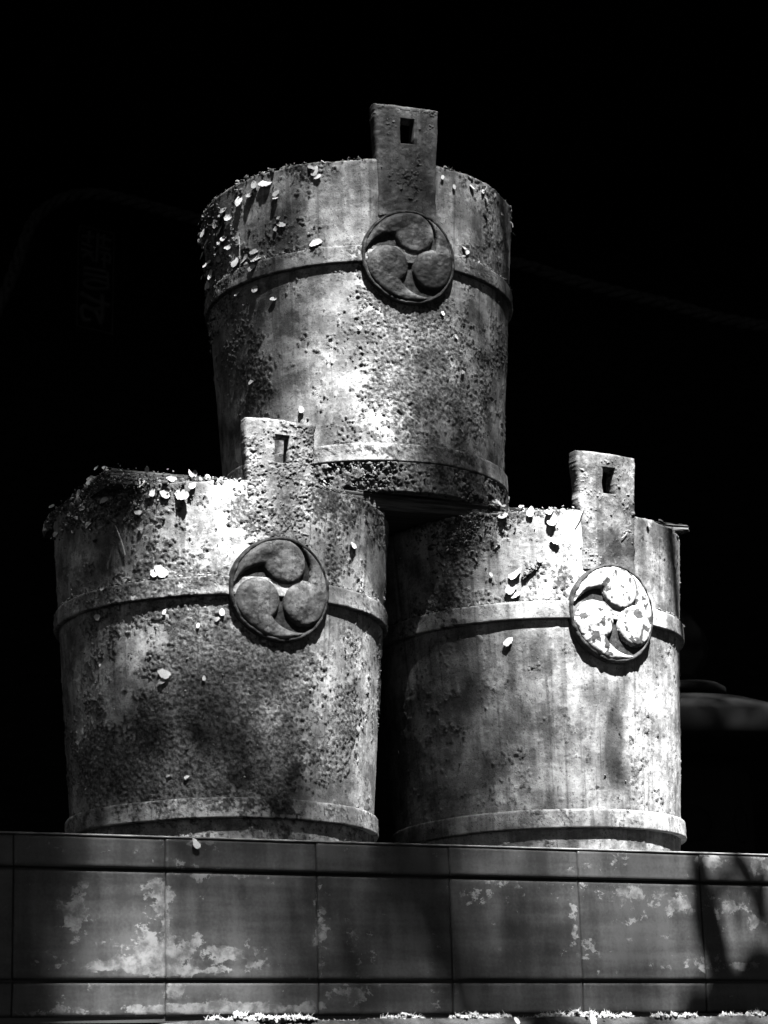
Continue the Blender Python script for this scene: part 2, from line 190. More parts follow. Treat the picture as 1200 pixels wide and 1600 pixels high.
def patina(name, lo, hi, crust_lo, crust_hi, rough=.62, loc=0.0, spec=.3, blotch=(.40, .60), streak=.5, peel=.5):
    """weathered cast metal: pale oxide with run marks, and dark gritty crust where the 'crust' attribute says so"""
    m = NB(name, rough, spec)
    sv = m.mapping(m.attr('surf', 'Vector'), (1, 1, 1), (loc, loc * .7, 0))
    oc = m.coord()
    big = m.noise(sv, 3.0, 6, .6)
    st = m.noise(m.mapping(sv, (8, .8, 1)), 1.6, 6, .62, .5)
    st2 = m.noise(m.mapping(sv, (13, 2.2, 1)), 1.7, 7, .68, .6)
    hz = m.noise(m.mapping(sv, (5, 16, 1)), 1.9, 8, .7, .8)
    mixn = m.math('ADD', m.math('MULTIPLY', big, 1 - streak), m.math('MULTIPLY', m.math('ADD', m.math('MULTIPLY', st, .65), m.math('MULTIPLY', st2, .35)), streak))
    mixn = m.math('ADD', m.math('MULTIPLY', mixn, .87), m.math('MULTIPLY', hz, .13))
    base = m.ramp(mixn, blotch[0], blotch[1], lo, hi)
    speck = m.math('MULTIPLY', m.ramp(m.noise(oc, 230, 4, .65), .585, .635, 1, .38), m.ramp(m.noise(oc, 60, 6, .7), .36, .64, .74, 1.1))
    base = m.math('MULTIPLY', base, speck)
    pe = m.ramp(m.math('ADD', m.noise(sv, 6.5, 12, .74), m.math('MULTIPLY', m.noise(sv, 1.7, 2, .5), .35)), .675, .70, 1.0, peel)
    base = m.math('MULTIPLY', base, pe)
    dr = m.ramp(m.noise(m.mapping(sv, (22, .55, 1)), 1.0, 5, .55, .3), .56, .66, 1.0, .62)
    base = m.math('MULTIPLY', base, dr)
    g = m.noise(oc, 170, 4, .65)
    cr = m.math('MULTIPLY', m.ramp(g, .36, .66, crust_lo, crust_hi), m.ramp(m.noise(sv, 5, 5, .6), .35, .65, .5, 1.35))
    col = m.mix(m.attr('crust'), base, cr)
    dk = m.math('SUBTRACT', 1.0, m.math('MULTIPLY', m.attr('stain'), .82))
    col = m.math('MULTIPLY', col, dk)
    m.grey(col)
    hgt = m.math('ADD', m.math('MULTIPLY', m.noise(oc, 420, 3, .6), .5), m.math('MULTIPLY', g, m.math('ADD', .25, m.attr('crust'))))
    m.bump(hgt, .6, .002)
    rr = m.mix(m.attr('crust'), rough, .95); m.link(rr, m.b.inputs['Roughness'])
    return m.m
MB = {'T': patina('weathered_metal_top', .11, .50, .04, .22, loc=1.3, streak=.30, peel=.62),
      'L': patina('weathered_metal_left', .19, .60, .04, .20, loc=5.1, streak=.26, peel=.60),
      'R': patina('weathered_metal_right', .13, .60, .05, .22, loc=9.4, rough=.55, spec=.35, streak=.38, peel=.72)}
ML = {'T': patina('dark_patina_lug', .04, .27, .04, .2, loc=2.2, streak=.2, blotch=(.38, .66)),
      'L': patina('pale_patina_lug', .20, .52, .08, .26, loc=3.2, streak=.15),
      'R': patina('grey_patina_lug', .14, .42, .08, .3, loc=4.2, streak=.2)}
MD = {'T': patina('dark_crest_metal', .014, .26, .015, .08, loc=6.2, streak=.1, blotch=(.46, .66)),
      'L': patina('mottled_crest_metal', .03, .24, .02, .12, loc=7.7, streak=.1, blotch=(.42, .66)),
      'R': patina('grey_crest_metal', .03, .13, .02, .08, loc=8.2, streak=.1)}
MF = {k: patina('dark_crest_ground_' + n, .012, v, .01, .05, loc=l, streak=.1) for k, n, v, l in (('T', 'top', .06, 3.9), ('L', 'left', .07, 2.9), ('R', 'right', .10, 4.4))}  # disc ground, set darker than the raised commas
def white_paint():
    m = NB('chipped_white_paint', .6, .3); oc = m.coord()
    n = m.noise(oc, 70, 3, .55, .3); n2 = m.noise(oc, 16, 3, .6)
    k = m.ramp(m.math('ADD', m.math('MULTIPLY', n, .7), m.math('MULTIPLY', n2, .6)), .69, .73)
    m.grey(m.mix(k, m.ramp(m.noise(oc, 30, 4, .6), .3, .7, .42, .70), .07)); m.bump(m.math('SUBTRACT', n2, m.math('MULTIPLY', k, .3)), .3, .002)
    return m.m
M_WHITE = white_paint()
def sheet():
    m = NB('patinated_copper_sheet', .5, .35); oc = m.coord(); sv = m.attr('surf', 'Vector')
    a = m.noise(m.mapping(sv, (3.2, .7, 1)), 1.8, 5, .6); b = m.noise(m.mapping(sv, (1.2, 12, 1)), 1.2, 4, .55)
    fine = m.noise(sv, 60, 4, .6)
    base = m.ramp(m.math('ADD', m.math('ADD', m.math('MULTIPLY', a, .5), m.math('MULTIPLY', b, .3)), m.math('MULTIPLY', fine, .2)), .38, .62, .024, .066)
    fn = m.noise(m.mapping(sv, (1, 1.25, 1)), 11, 12, .74, .15)
    k = m.ramp(m.math('ADD', fn, m.math('MULTIPLY', m.attr('flake'), .25)), .632, .648)
    inner = m.ramp(m.noise(sv, 14, 6, .65), .35, .65, .055, .17)
    m.grey(m.mix(k, base, inner))
    m.bump(m.math('ADD', m.math('MULTIPLY', k, .5), m.math('MULTIPLY', fine, .25)), .35, .0015)
    m.link(m.mix(k, .46, .85), m.b.inputs['Roughness'])
    return m.m
M_SHEET = sheet()
def simple(name, lo, hi, scale, rough=.85, bump=.5, dist=.004, stretch=(1, 1, 1), spec=.2, detail=6):
    m = NB(name, rough, spec); v = m.mapping(m.coord(), stretch)
    n = m.noise(v, scale, detail, .62); m.grey(m.ramp(n, .32, .68, lo, hi)); m.bump(n, bump, dist)
    return m.m
M_EDGE = simple('copper_edge_lit_tint', .10, .34, 25, .6, .3, .001, spec=.4)  # paler copper: the plinth's sunlit top edge line is put into the colour
M_STONE = simple('mossy_stone', .025, .09, 22, .92, .8, .01)
M_WOOD = simple('old_grey_plank', .03, .16, 6, .9, .8, .004, (1.5, 30, 30))
M_PETAL = simple('pale_petal', .42, .74, 40, .7, .2, .001)
M_PETAL2 = simple('withered_petal', .22, .45, 40, .8, .3, .001)
M_STRAW = simple('dry_straw', .35, .6, 30, .8, .2, .001)
M_MOSS = simple('pale_dry_moss', .22, .55, 60, .9, .3, .002)
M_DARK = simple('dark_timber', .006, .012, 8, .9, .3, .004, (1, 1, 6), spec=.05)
M_ROPE = simple('old_straw_rope', .04, .09, 60, .95, .4, .002, spec=.05)
M_CARVE = simple('faded_lettering', .09, .13, 30, .95, .2, .001, spec=.05)
M_BRONZE = simple('dark_bronze_lantern', .005, .009, 14, .85, .15, .002, spec=.15)
M_GROUND = simple('dark_gravel_ground', .012, .025, 30, .95, .4, .005, spec=.05)
M_LEAF = simple('tree_leaf', .04, .08, 20, .6, .1, .001)
M_BARK = simple('tree_bark', .05, .12, 12, .95, .8, .01, (4, 4, 1))
def crumbs_mat():
    m = NB('crumbling_moss', .95, .1); v = m.attr('tone'); n = m.noise(m.coord(), 180, 3, .6)
    m.grey(m.math('MULTIPLY', m.ramp(v, 0, 1, .05, .42), m.ramp(n, .3, .7, .6, 1.2))); return m.m
M_CRUMB = crumbs_mat()

# ------------------------------------------------------------------ setting: ground, dark hall behind
g = obj('ground', boxmesh('ground', (-9, -4, -.3), (9, 10, 0)), M_GROUND); tag(g, kind='structure')
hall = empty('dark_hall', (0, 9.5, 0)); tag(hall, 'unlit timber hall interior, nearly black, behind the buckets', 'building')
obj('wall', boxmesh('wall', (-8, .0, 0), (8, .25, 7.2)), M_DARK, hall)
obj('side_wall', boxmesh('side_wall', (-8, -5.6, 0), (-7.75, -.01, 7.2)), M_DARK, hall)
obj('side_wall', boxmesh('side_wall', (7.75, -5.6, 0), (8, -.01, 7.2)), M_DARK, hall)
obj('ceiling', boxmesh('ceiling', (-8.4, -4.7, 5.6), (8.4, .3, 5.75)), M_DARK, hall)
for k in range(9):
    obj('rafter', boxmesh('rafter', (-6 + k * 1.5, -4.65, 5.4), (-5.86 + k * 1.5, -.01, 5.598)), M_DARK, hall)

# ------------------------------------------------------------------ plinth clad in copper sheet
BL, BR, BT = (Vector(BASE[k]) for k in 'LRT')
PYAW, POFF = 0.48464, 1.34215
pl = empty('plinth', BL, PYAW); tag(pl, 'low plinth clad in dark patinated copper sheets carrying the buckets', 'plinth')
SEAMS = [-3.35, -2.52, -1.70, -.896, -.043, .752, 1.566, 2.384, 3.2, 4.02]
rows = [(-.172, 0.0, 0.0, 'fascia_panel'), (-.7252, -.172, .016, 'panel'), (-.905, -.7252, .030, 'lower_panel')]
def panel(x0, x1, z0, z1, back, seed, lap):
    nx, nz = 70, max(14, int(70 * (z1 - z0) / .8))
    xs = np.linspace(x0 + .0012, x1 - .0012, nx); zs = np.linspace(z0 + .004, z1 - (.0099 if back == 0 else .004), nz)
    Z, X = np.meshgrid(zs, xs, indexing='ij'); X = X.ravel(); Z = Z.ravel()
    e = np.minimum(np.minimum(X - xs[0], xs[-1] - X), np.minimum(Z - zs[0], zs[-1] - Z))
    ez = np.minimum(np.minimum(Z - zs[0], zs[-1] - Z), np.minimum(X - xs[0], xs[-1] - X) * 2.5 + .003)
    rnd = .008 * (1 - np.sqrt(np.clip(1 - (1 - np.clip(ez / .012, 0, 1)) ** 2, 0, 1)))
    P = np.stack([X * 2.2, Z * 2.2, np.full_like(X, seed * 3.7)], 1)
    buck = (fbm(P, 3, seed) - .5) * .016 + (fbm(P * 7, 3, seed + 5) - .5) * .0024
    slant = lap * (X - x0) / (x1 - x0)
    Y = -POFF + back + rnd + buck * sstep(0, .08, e) + slant
    Xj = X + (.006 * (Z - z0) / (z1 - z0) if z1 < -.1 else 0)
    V = np.stack([Xj, Y, Z], 1); F = gridfaces(nz, nx)[:, ::1]
    n = len(V); idx = np.arange(n).reshape(nz, nx)
    loop = np.concatenate([idx[0, :], idx[1:, -1], idx[-1, -2::-1], idx[-2:0:-1, 0]])
    VB = V[loop].copy(); VB[:, 1] = -POFF + .045
    m = len(loop); j = np.arange(m); j2 = (j + 1) % m
    FS = np.stack([loop[j], n + j, n + j2, loop[j2]], 1)
    V = np.concatenate([V, VB]); F = np.concatenate([F, FS])
    fl = np.zeros(len(V))
    for (ft, fz, fx, fy, fa) in FLAKES:
        fl = np.maximum(fl, fa * np.exp(-.5 * (((V[:, 0] - ft) / fx) ** 2 + ((V[:, 2] - fz) / fy) ** 2) * 1.6))
    uv = np.stack([V[:, 0] + seed * 1.37, V[:, 2], np.full(len(V), seed * .9)], 1)
    return mesh('panel', V * U, F, True, {'flake': fl}, uv)
core = obj('core', boxmesh('core', (-3.4 * U, (-POFF + .05) * U, -.93 * U), (4.1 * U, 1.75 * U, -.012 * U)), M_SHEET, pl)
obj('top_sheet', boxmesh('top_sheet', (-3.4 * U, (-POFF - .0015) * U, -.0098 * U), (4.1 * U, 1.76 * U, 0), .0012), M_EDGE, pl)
for ri, (z0, z1, back, nm) in enumerate(rows):
    for k in range(len(SEAMS) - 1):
        obj(nm, panel(SEAMS[k], SEAMS[k + 1], z0, z1, back, ri * 20 + k + 1, .006), M_SHEET, pl)

# stone base below the plinth, with its ledge
sb = empty('stone_base', (BL.x, BL.y, 0), PYAW); tag(sb, 'rough dark stone ledge along the bottom, under the copper plinth', 'ledge')
zt = BL.z - .935 * U
def ledge_mesh():
    nx, nz = 420, 44
    xs = np.linspace(-3.6, 4.3, nx); s = np.linspace(0, 1, nz)
    X, Sv = np.meshgrid(xs, s); X = X.ravel(); Sv = Sv.ravel()
    Y = -POFF - .2 - .0 * Sv; Z = -.6 * Sv
    Pn = np.stack([X * 3, Z * 3 + 5, np.zeros_like(X)], 1)
    Y = Y + (fbm(Pn, 5, 3) - .5) * .09 + .03 * (1 - sstep(0, .06, Sv))
    Z = Z + (fbm(Pn * 1.5, 4, 9) - .5) * .03 * (1 - Sv) - .05 * (1 - sstep(-1.3, -.75, X))
    V = np.stack([X, Y, Z], 1)
    Vt = V[:nx].copy(); Vt[:, 1] = 1.9; Vt[:, 2] = 0
    Vb = V[-nx:].copy(); Vb[:, 2] = -zt / U
    V = np.concatenate([Vt, V, Vb]); F = gridfaces(nz + 2, nx)
    return mesh('ledge', V * U, F)
lo_ = obj('ledge_stone', ledge_mesh(), M_STONE, sb); lo_.location = (0, 0, zt)
obj('inner_block', boxmesh('inner_block', (-3.6 * U, (-POFF + .02) * U, 0), (4.3 * U, 1.89 * U, zt - .012)), M_STONE, sb)
# moss tufts on the ledge
parts = []
_bm = bmesh.new(); bmesh.ops.create_icosphere(_bm, subdivisions=1, radius=1)
IV0 = np.array([q.co[:] for q in _bm.verts]); IF0 = np.array([[q.index for q in p.verts] for p in _bm.faces]); _bm.free()
def blade(p, h, lean, wd):
    q = p + np.array([lean[0] * h, lean[1] * h, h]); s = np.array([wd, 0, 0]); t = np.array([0, wd, 0])
    v = np.array([p - s, p + s, p + t, q]); return v, np.array([[0, 1, 3], [1, 2, 3], [2, 0, 3]])
TW = {.269: .6, 1.289: 1.1, 1.389: 1.5, 1.49: 1.3, 1.592: 1.2, 1.218: .9, 1.715: .9, -.697: .8, -.576: 1.3, -.471: 1.1, .363: 1.2, 2.583: 1.1, .772: 1.2}
for t in TUFTS:
    sc = TW.get(t, .7)
    for _ in range(int(75 * sc)):
        p = np.array([t + RNG.normal(0, .026), -POFF - .150 + RNG.normal(0, .014), -.004])
        fall = math.exp(-((p[0] - t) / .05) ** 2); rr = abs(RNG.normal(.0055, .003)) + .0025; p[2] += RNG.uniform(0, .024) * sc * fall
        parts.append((IV0 * (rr * RNG.uniform(.5, 1.4, (len(IV0), 1))) * np.exp(RNG.normal(0, .3, (1, 3))) + p, IF0))
        if RNG.rand() < .7: parts.append(blade(p, abs(RNG.normal(.010, .008)) + .006, RNG.normal(0, .7, 2), .0035))
for _ in range(260):
    p = np.array([RNG.uniform(-.3, 3.0), -POFF - .150 + RNG.normal(0, .015), -.006]); parts.append(blade(p, abs(RNG.normal(.006, .008)), RNG.normal(0, .7, 2), .004))
V, F = join(parts)
mo = obj('moss', mesh('moss', V * U, F, False), M_MOSS); mo.location = (BL.x, BL.y, zt); mo.rotation_euler = (0, 0, PYAW)
tag(mo, 'sunlit pale moss tufts along the stone ledge', 'moss', kind='stuff')

# ------------------------------------------------------------------ buckets
ZR, TAPER0, TAPER1 = 2.062, .854, .0695
ZB, WB, RB = 1.4033, .1087, .981
ZL, WL, RL = .1812, .1094, .902
YAW = {'L': .41959, 'R': .51314, 'T': .33963}
TILT = {'L': (.01758, .0083), 'R': (-.00208, .00043), 'T': (.00986, .0036)}
def rb(z): return TAPER0 + TAPER1 * z
SEED = {'T': 1, 'L': 2, 'R': 3}
GR = {'T': 1.0, 'L': 1.0, 'R': .75}
def field(tab, ph, z):
    s = np.zeros_like(ph)
    for (p0, z0, ax, az, a) in tab:
        s = s + a * np.exp(-(((ph - p0) / ax) ** 2 + ((z - z0) / az) ** 2) * .9)
    return s
def surface_masks(key, ph, z, P, extra=0):
    sd = SEED[key] * 50
    blob = field(CRUST[key], ph, z) + extra
    n1 = fbm(P * 5, 4, sd); n2 = fbm(P * 17, 3, sd + 9)
    n3 = fbm(P * 72, 2, sd + 14)
    c = sstep(.0, .30, blob * .95 + (n1 - .5) * 1.5 + (n2 - .5) * 1.3 + (n3 - .5) * 1.5 - .55)
    stn = np.clip(1.45 * field(STAIN[key], ph, z) * (.45 + 1.1 * fbm(np.stack([ph * 9, z * 2, ph * 0 + sd], 1), 3, sd + 3)), 0, 1)
    return c, stn
def grit(P, sd):
    g1 = fbm(P * 60, 3, sd); g2 = fbm(P * 118, 2, sd + 4)
    return np.clip((g1 - .34) * 1.9, 0, 1.4) * .75 + np.clip((g2 - .4) * 2, 0, 1) * .35
def pock(P, sd):
    n = vnoise(P * 26, sd); n2 = vnoise(P * 44, sd + 1)
    return sstep(.80, .95, n) * .6 + sstep(.84, .97, n2) * .4
ANG = np.concatenate([np.linspace(-2.05, 1.75, 620), np.linspace(1.75, 2 * math.pi - 2.05, 40)[1:-1]])
def body_mesh(key):
    sd = SEED[key] * 100; na = len(ANG)
    zo = np.linspace(0, ZR - .012, 352)
    prof = [(.02, .03), (TAPER0 - .07, .03), (TAPER0 - .05, .0)]
    rows_ = [(r, z, 0) for r, z in prof] + [(rb(z), z, 1) for z in zo]
    for k in range(1, 6):
        a = k / 6 * math.pi; rows_.append((rb(ZR) - .027 + .027 * math.cos(a), ZR - .012 + .012 * math.sin(a), 2))
    rows_ += [(rb(z) - .055, z, 0) for z in (ZR - .03, 1.5, .8, .12)] + [(.02, .1, 0)]
    R = np.repeat([q[0] for q in rows_], na); Z = np.repeat([q[1] for q in rows_], na); K = np.repeat([q[2] for q in rows_], na)
    PH = np.tile(ANG, len(rows_))
    P = np.stack([R * np.sin(PH), -R * np.cos(PH), Z], 1)
    crust = np.zeros(len(P)); stn = np.zeros(len(P))
    m = K > 0; Pm = P[m]
    ex = np.zeros(m.sum())
    if key == 'T': ex = ex + 1.0 * (Z[m] < ZL) * 1.0
    if key == 'L': ex = ex + .35 * (Z[m] < ZL)
    ex = ex + .55 * np.exp(-((ZR - Z[m]) / .025) ** 2) + .28 * np.exp(-np.abs(Z[m] - ZB - WB) / .03) * (Z[m] > ZB + WB)
    c, s_ = surface_masks(key, PH[m], Z[m], Pm, ex)
    amp = {'T': .0105, 'L': .0095, 'R': .011}[key]
    big = .012 * (fbm(Pm * 1.6, 3, sd + 7) - .5) + .004 * (fbm(Pm * 7, 3, sd + 8) - .5)
    dd = big + c * (grit(Pm, sd) * amp * GR[key] + .003) + pock(Pm, sd + 20) * (.005 if key == 'R' else .0025) * (1 - .5 * c)
    if key == 'T': dd = dd + (Z[m] < ZL - .005) * (.012 + .03 * fbm(Pm * 12, 3, 5)) * c
    nrm = np.stack([np.sin(PH[m]), -np.cos(PH[m]), np.zeros(m.sum())], 1)
    P[m] += nrm * dd[:, None]
    top = K == 2
    P[top, 2] += (fbm(np.stack([np.sin(PH[top]) * 9, np.cos(PH[top]) * 9, PH[top] * 0], 1), 4, sd + 31) - .45) * .022
    crust[m] = c; stn[m] = s_
    uv = np.stack([PH * .95, Z, R * 0], 1)
    return mesh('body', P * U, gridfaces(len(rows_), na, wrap=True)[:, ::-1], True, {'crust': crust, 'stain': stn}, uv)
def hoop_mesh(key, z0, wdt, ro, extra):
    sd = SEED[key] * 100 + 60; na = len(ANG); prof = []
    hr = .016
    prof.append((rb(z0) - .01, z0 + .001))
    prof += [(ro - .004, z0), (ro, z0 + .006)]
    for k in range(1, 16): prof.append((ro, z0 + .006 + (wdt - .02) * k / 15))
    for k in range(1, 5): prof.append((ro - hr + hr * math.cos(k / 4 * math.pi / 2), z0 + wdt - .014 + .016 * math.sin(k / 4 * math.pi / 2)))
    prof.append((rb(z0 + wdt) - .01, z0 + wdt + .003))
    R = np.repeat([q[0] for q in prof], na); Z = np.repeat([q[1] for q in prof], na); PH = np.tile(ANG, len(prof))
    P = np.stack([R * np.sin(PH), -R * np.cos(PH), Z], 1)
    c, s_ = surface_masks(key, PH, Z, P, extra)
    dd = c * grit(P, sd) * .009 * GR[key] + .005 * (fbm(P * 5, 3, sd) - .5) + pock(P, sd) * .003
    nrm = np.stack([np.sin(PH), -np.cos(PH), np.zeros(len(P))], 1)
    P = P + nrm * dd[:, None]
    P[:, 2] += .008 * (fbm(np.stack([np.sin(PH) * 3, np.cos(PH) * 3, PH * 0 + sd], 1), 3, sd) - .5)
    uv = np.stack([PH * .95, Z + 3.1, R * 0], 1)
    return mesh('hoop', P * U, gridfaces(len(prof), na, wrap=True)[:, ::-1], True, {'crust': c, 'stain': s_}, uv)
def lug_mesh(key):
    """tall stave rising above the rim, with a square hole for a carrying pole"""
    sd = SEED[key] * 100 + 80
    zt_, zb_ = ZR + .362, ZB + .30
    nx, nz = 111, 170
    xs = np.linspace(-1, 1, nx); zs = np.linspace(zb_, zt_, nz)
    Zg, Xg = np.meshgrid(zs, xs, indexing='ij'); Z = Zg.ravel(); X0 = Xg.ravel()
    hw = .191 + .022 * sstep(ZR - .15, zt_, Z)
    X = X0 * hw
    hx, hz0, hz1 = .044, zt_ - .25, zt_ - .088
    # snap grid lines to the hole
    ix0, ix1 = np.argmin(abs(xs * .21 + hx)), np.argmin(abs(xs * .21 - hx)); iz0, iz1 = np.argmin(abs(zs - hz0)), np.argmin(abs(zs - hz1))
    r = rb(Z) + .005
    Yf = np.sqrt(r * r - X * X)
    e = np.minimum((1 - abs(X0)) * .22, zt_ - Z)
    ii = np.arange(nx)[None, :].repeat(nz, 0); jj = np.arange(nz)[:, None].repeat(nx, 1)
    rnd = .016 * (1 - np.sqrt(np.clip(1 - (1 - np.clip(e / .02, 0, 1)) ** 2, 0, 1)))
    P = np.stack([X, -Yf, Z], 1); c, s_ = surface_masks(key, np.arctan2(X, Yf), np.minimum(Z, 1.99), P, .12)
    s_ = np.clip(s_ * 1.4, 0, 1) * (1 - sstep(ZR + .02, ZR + .24, Z))
    dd = c * grit(P, sd) * .012 + .008 * (fbm(P * 4, 3, sd) - .5) + .009 * (fbm(P * 24, 4, sd + 2) - .5) + pock(P, sd + 1) * .003
    Yfd = Yf + dd - rnd
    Xw = X + .022 * (fbm(np.stack([X0 * 2, Z * 9, Z * 0 + sd], 1), 5, sd, .6) - .5)
    Zw = Z + np.where(Z > zt_ - .03, .016 * (fbm(np.stack([X * 7, Z * 0, Z * 0 + sd], 1), 3, sd + 6) - .5), 0)
    front = np.stack([Xw, -Yfd, Zw], 1); back = np.stack([Xw, -(Yf - .095 + rnd), Zw], 1)
    V = np.concatenate([front, back]); n = nx * nz
    F = []
    q = gridfaces(nz, nx); cz = q[:, 0] // nx; cx = q[:, 0] % nx
    inh = (cz >= iz0) & (cz < iz1) & (cx >= ix0) & (cx < ix1)
    qf = q[~inh]; F.append(qf); F.append(qf[:, ::-1] + n)
    def wall(loop, flip):
        loop = np.array(loop); a, b = loop, np.roll(loop, -1)
        f = np.stack([a, a + n, b + n, b], 1); return f[:, ::-1] if flip else f
    idx = np.arange(n).reshape(nz, nx)
    outer = list(idx[0, :]) + list(idx[1:, -1]) + list(idx[-1, -2::-1]) + list(idx[-2:0:-1, 0])
    F.append(wall(outer, False))
    h = list(idx[iz0, ix0:ix1 + 1]) + list(idx[iz0 + 1:iz1 + 1, ix1]) + list(idx[iz1, ix1 - 1:ix0 - 1 if ix0 else None:-1][:ix1 - ix0]) + list(idx[iz1 - 1:iz0:-1, ix0])
    F.append(wall(h, True))
    c2 = np.concatenate([c, c]); s2 = np.concatenate([s_, s_])
    uv = np.stack([V[:, 0], V[:, 2], V[:, 1] * .3], 1)
    return mesh('lug', V * U, np.concatenate(F), True, {'crust': c2, 'stain': s2}, uv)
# crest: a disc with three comma shapes whirling counter-clockwise
RD = .298
def comma_sdf(X, Y, a0):
    s = np.full_like(X, 9.0)
    c0 = (.515 * math.cos(a0), .515 * math.sin(a0)); s = np.minimum(s, np.hypot(X - c0[0], Y - c0[1]) - .425)
    T = math.radians(97)
    for t in np.linspace(0, 1, 60):
        wd = .32 * (1 - t) ** .95 + .006; ro = .95 - wd; a = a0 + t * T
        s = np.minimum(s, np.hypot(X - ro * math.cos(a), Y - ro * math.sin(a)) - wd)
    return s
def comma_mesh(key, a0, seed):
    n = 120; g1 = np.linspace(-1, 1, n); cell = g1[1] - g1[0]
    Yg, Xg = np.meshgrid(g1, g1, indexing='ij'); X = Xg.ravel().copy(); Y = Yg.ravel().copy()
    for _ in range(3):
        s = comma_sdf(X, Y, a0)
        if _ == 0: near = (abs(s) < cell * .75); keep = s < cell * .75
        h = 1e-3; gx = (comma_sdf(X + h, Y, a0) - s) / h; gy = (comma_sdf(X, Y + h, a0) - s) / h
        X[near] -= (s * gx)[near]; Y[near] -= (s * gy)[near]
    s = np.minimum(comma_sdf(X, Y, a0), 0)
    q = gridfaces(n, n); q = q[keep[q].all(1)]
    used = np.unique(q); mp = -np.ones(n * n, int); mp[used] = np.arange(len(used)); q = mp[q]
    X, Y, s = X[used], Y[used], s[used]
    P3 = np.stack([X, Y, np.full_like(X, seed)], 1)
    d = np.clip(-s / .10, 0, 1)
    H = .022 * np.sqrt(1 - (1 - d) ** 2) + .010 * np.clip(-s / .4, 0, 1) ** .7 + (fbm(P3 * 4, 4, seed) - .5) * .012 * d + (fbm(P3 * 16, 3, seed + 3) - .5) * .006 * d
    V = np.stack([X * RD, -H + .40 * (X * RD) ** 2, Y * RD], 1)
    # skirt
    ed = {}
    for f in q.tolist():
        for a, b in zip(f, f[1:] + f[:1]): ed[(a, b)] = 1
    be = [(a, b) for (a, b) in ed if (b, a) not in ed]
    m = len(V); V = np.concatenate([V, V + [0, .02, 0]])
    F = np.concatenate([q, np.array([(b, a, a + m, b + m) for a, b in be])])
    c = sstep(.55, .7, fbm(np.concatenate([P3, P3]) * 3.5, 4, seed + 9)) * (.8 if key != 'R' else .4)
    uv = np.stack([V[:, 0] + seed, V[:, 2], V[:, 0] * 0], 1)
    return mesh('comma', V * U, F, True, {'crust': c, 'stain': c * 0}, uv)
def disc_mesh(key):
    sd = SEED[key] * 100 + 40
    na, rr = 180, np.concatenate([np.linspace(.01, .915, 44), [.93, .95, .985, 1.0]])
    zz = np.concatenate([np.full(44, 0.004), [-.012, -.018, -.015, -.002]])
    a = np.linspace(0, 2 * math.pi, na, endpoint=False)
    R = np.repeat(rr, na); A = np.tile(a, len(rr)); D = np.repeat(zz, na)
    X, Z = R * np.cos(A), R * np.sin(A)
    P3 = np.stack([X, Z, np.full_like(X, sd)], 1)
    D = D + (fbm(P3 * 6, 4, sd) - .5) * .012 * (R < .985) + (fbm(P3 * 9, 4, sd + 8) - .45) * .022 * (R > .92)
    R = R * np.where(R > .98, 1 + .018 * (fbm(P3 * 7, 3, sd + 5) - .5), 1); X, Z = R * np.cos(A), R * np.sin(A)
    V = np.stack([X * RD, D, Z * RD], 1)
    V[:, 1] += .40 * V[:, 0] ** 2
    side = V[-na:].copy(); side[:, 1] = .072
    V = np.concatenate([V, side])
    c = sstep(.5, .66, fbm(np.concatenate([P3, P3[-na:]]) * 3, 4, sd + 2)) * .8
    uv = np.stack([V[:, 0] + 2, V[:, 2], V[:, 1]], 1)
    return mesh('crest', V * U, gridfaces(len(rr) + 1, na, wrap=True), True, {'crust': c, 'stain': c * 0}, uv)
def ico():
    bm = bmesh.new(); bmesh.ops.create_icosphere(bm, subdivisions=1, radius=1)
    v = np.array([q.co[:] for q in bm.verts]); f = np.array([[q.index for q in p.verts] for p in bm.faces]); bm.free(); return v, f
IV, IF = ico()
def crumbs(name, pts, sizes, parent, label=None):
    n = len(pts); P = np.asarray(pts); S = np.asarray(sizes)
    jit = 1 + RNG.uniform(-.55, .55, (n, len(IV)))
    sq = np.exp(RNG.normal(0, .5, (n, 1, 3)))
    q = np.linalg.qr(RNG.normal(0, 1, (n, 3, 3)))[0]
    V = (np.einsum('nvk,nkl->nvl', IV[None] * jit[..., None] * sq * S[:, None, None] * .8, q) + P[:, None, :]).reshape(-1, 3)
    F = (IF[None] + (np.arange(n) * len(IV))[:, None, None]).reshape(-1, 3)
    tone = np.repeat(RNG.beta(1.2, 1.9, n), len(IV))
    o = obj(name, mesh(name, V * U, F, False, {'tone': tone}), M_CRUMB, parent); o['kind'] = 'stuff'
    return o
def on_surface(ph, z, off=0.0):
    r = rb(z) + off; return np.stack([r * np.sin(ph), -r * np.cos(ph), z], -1)

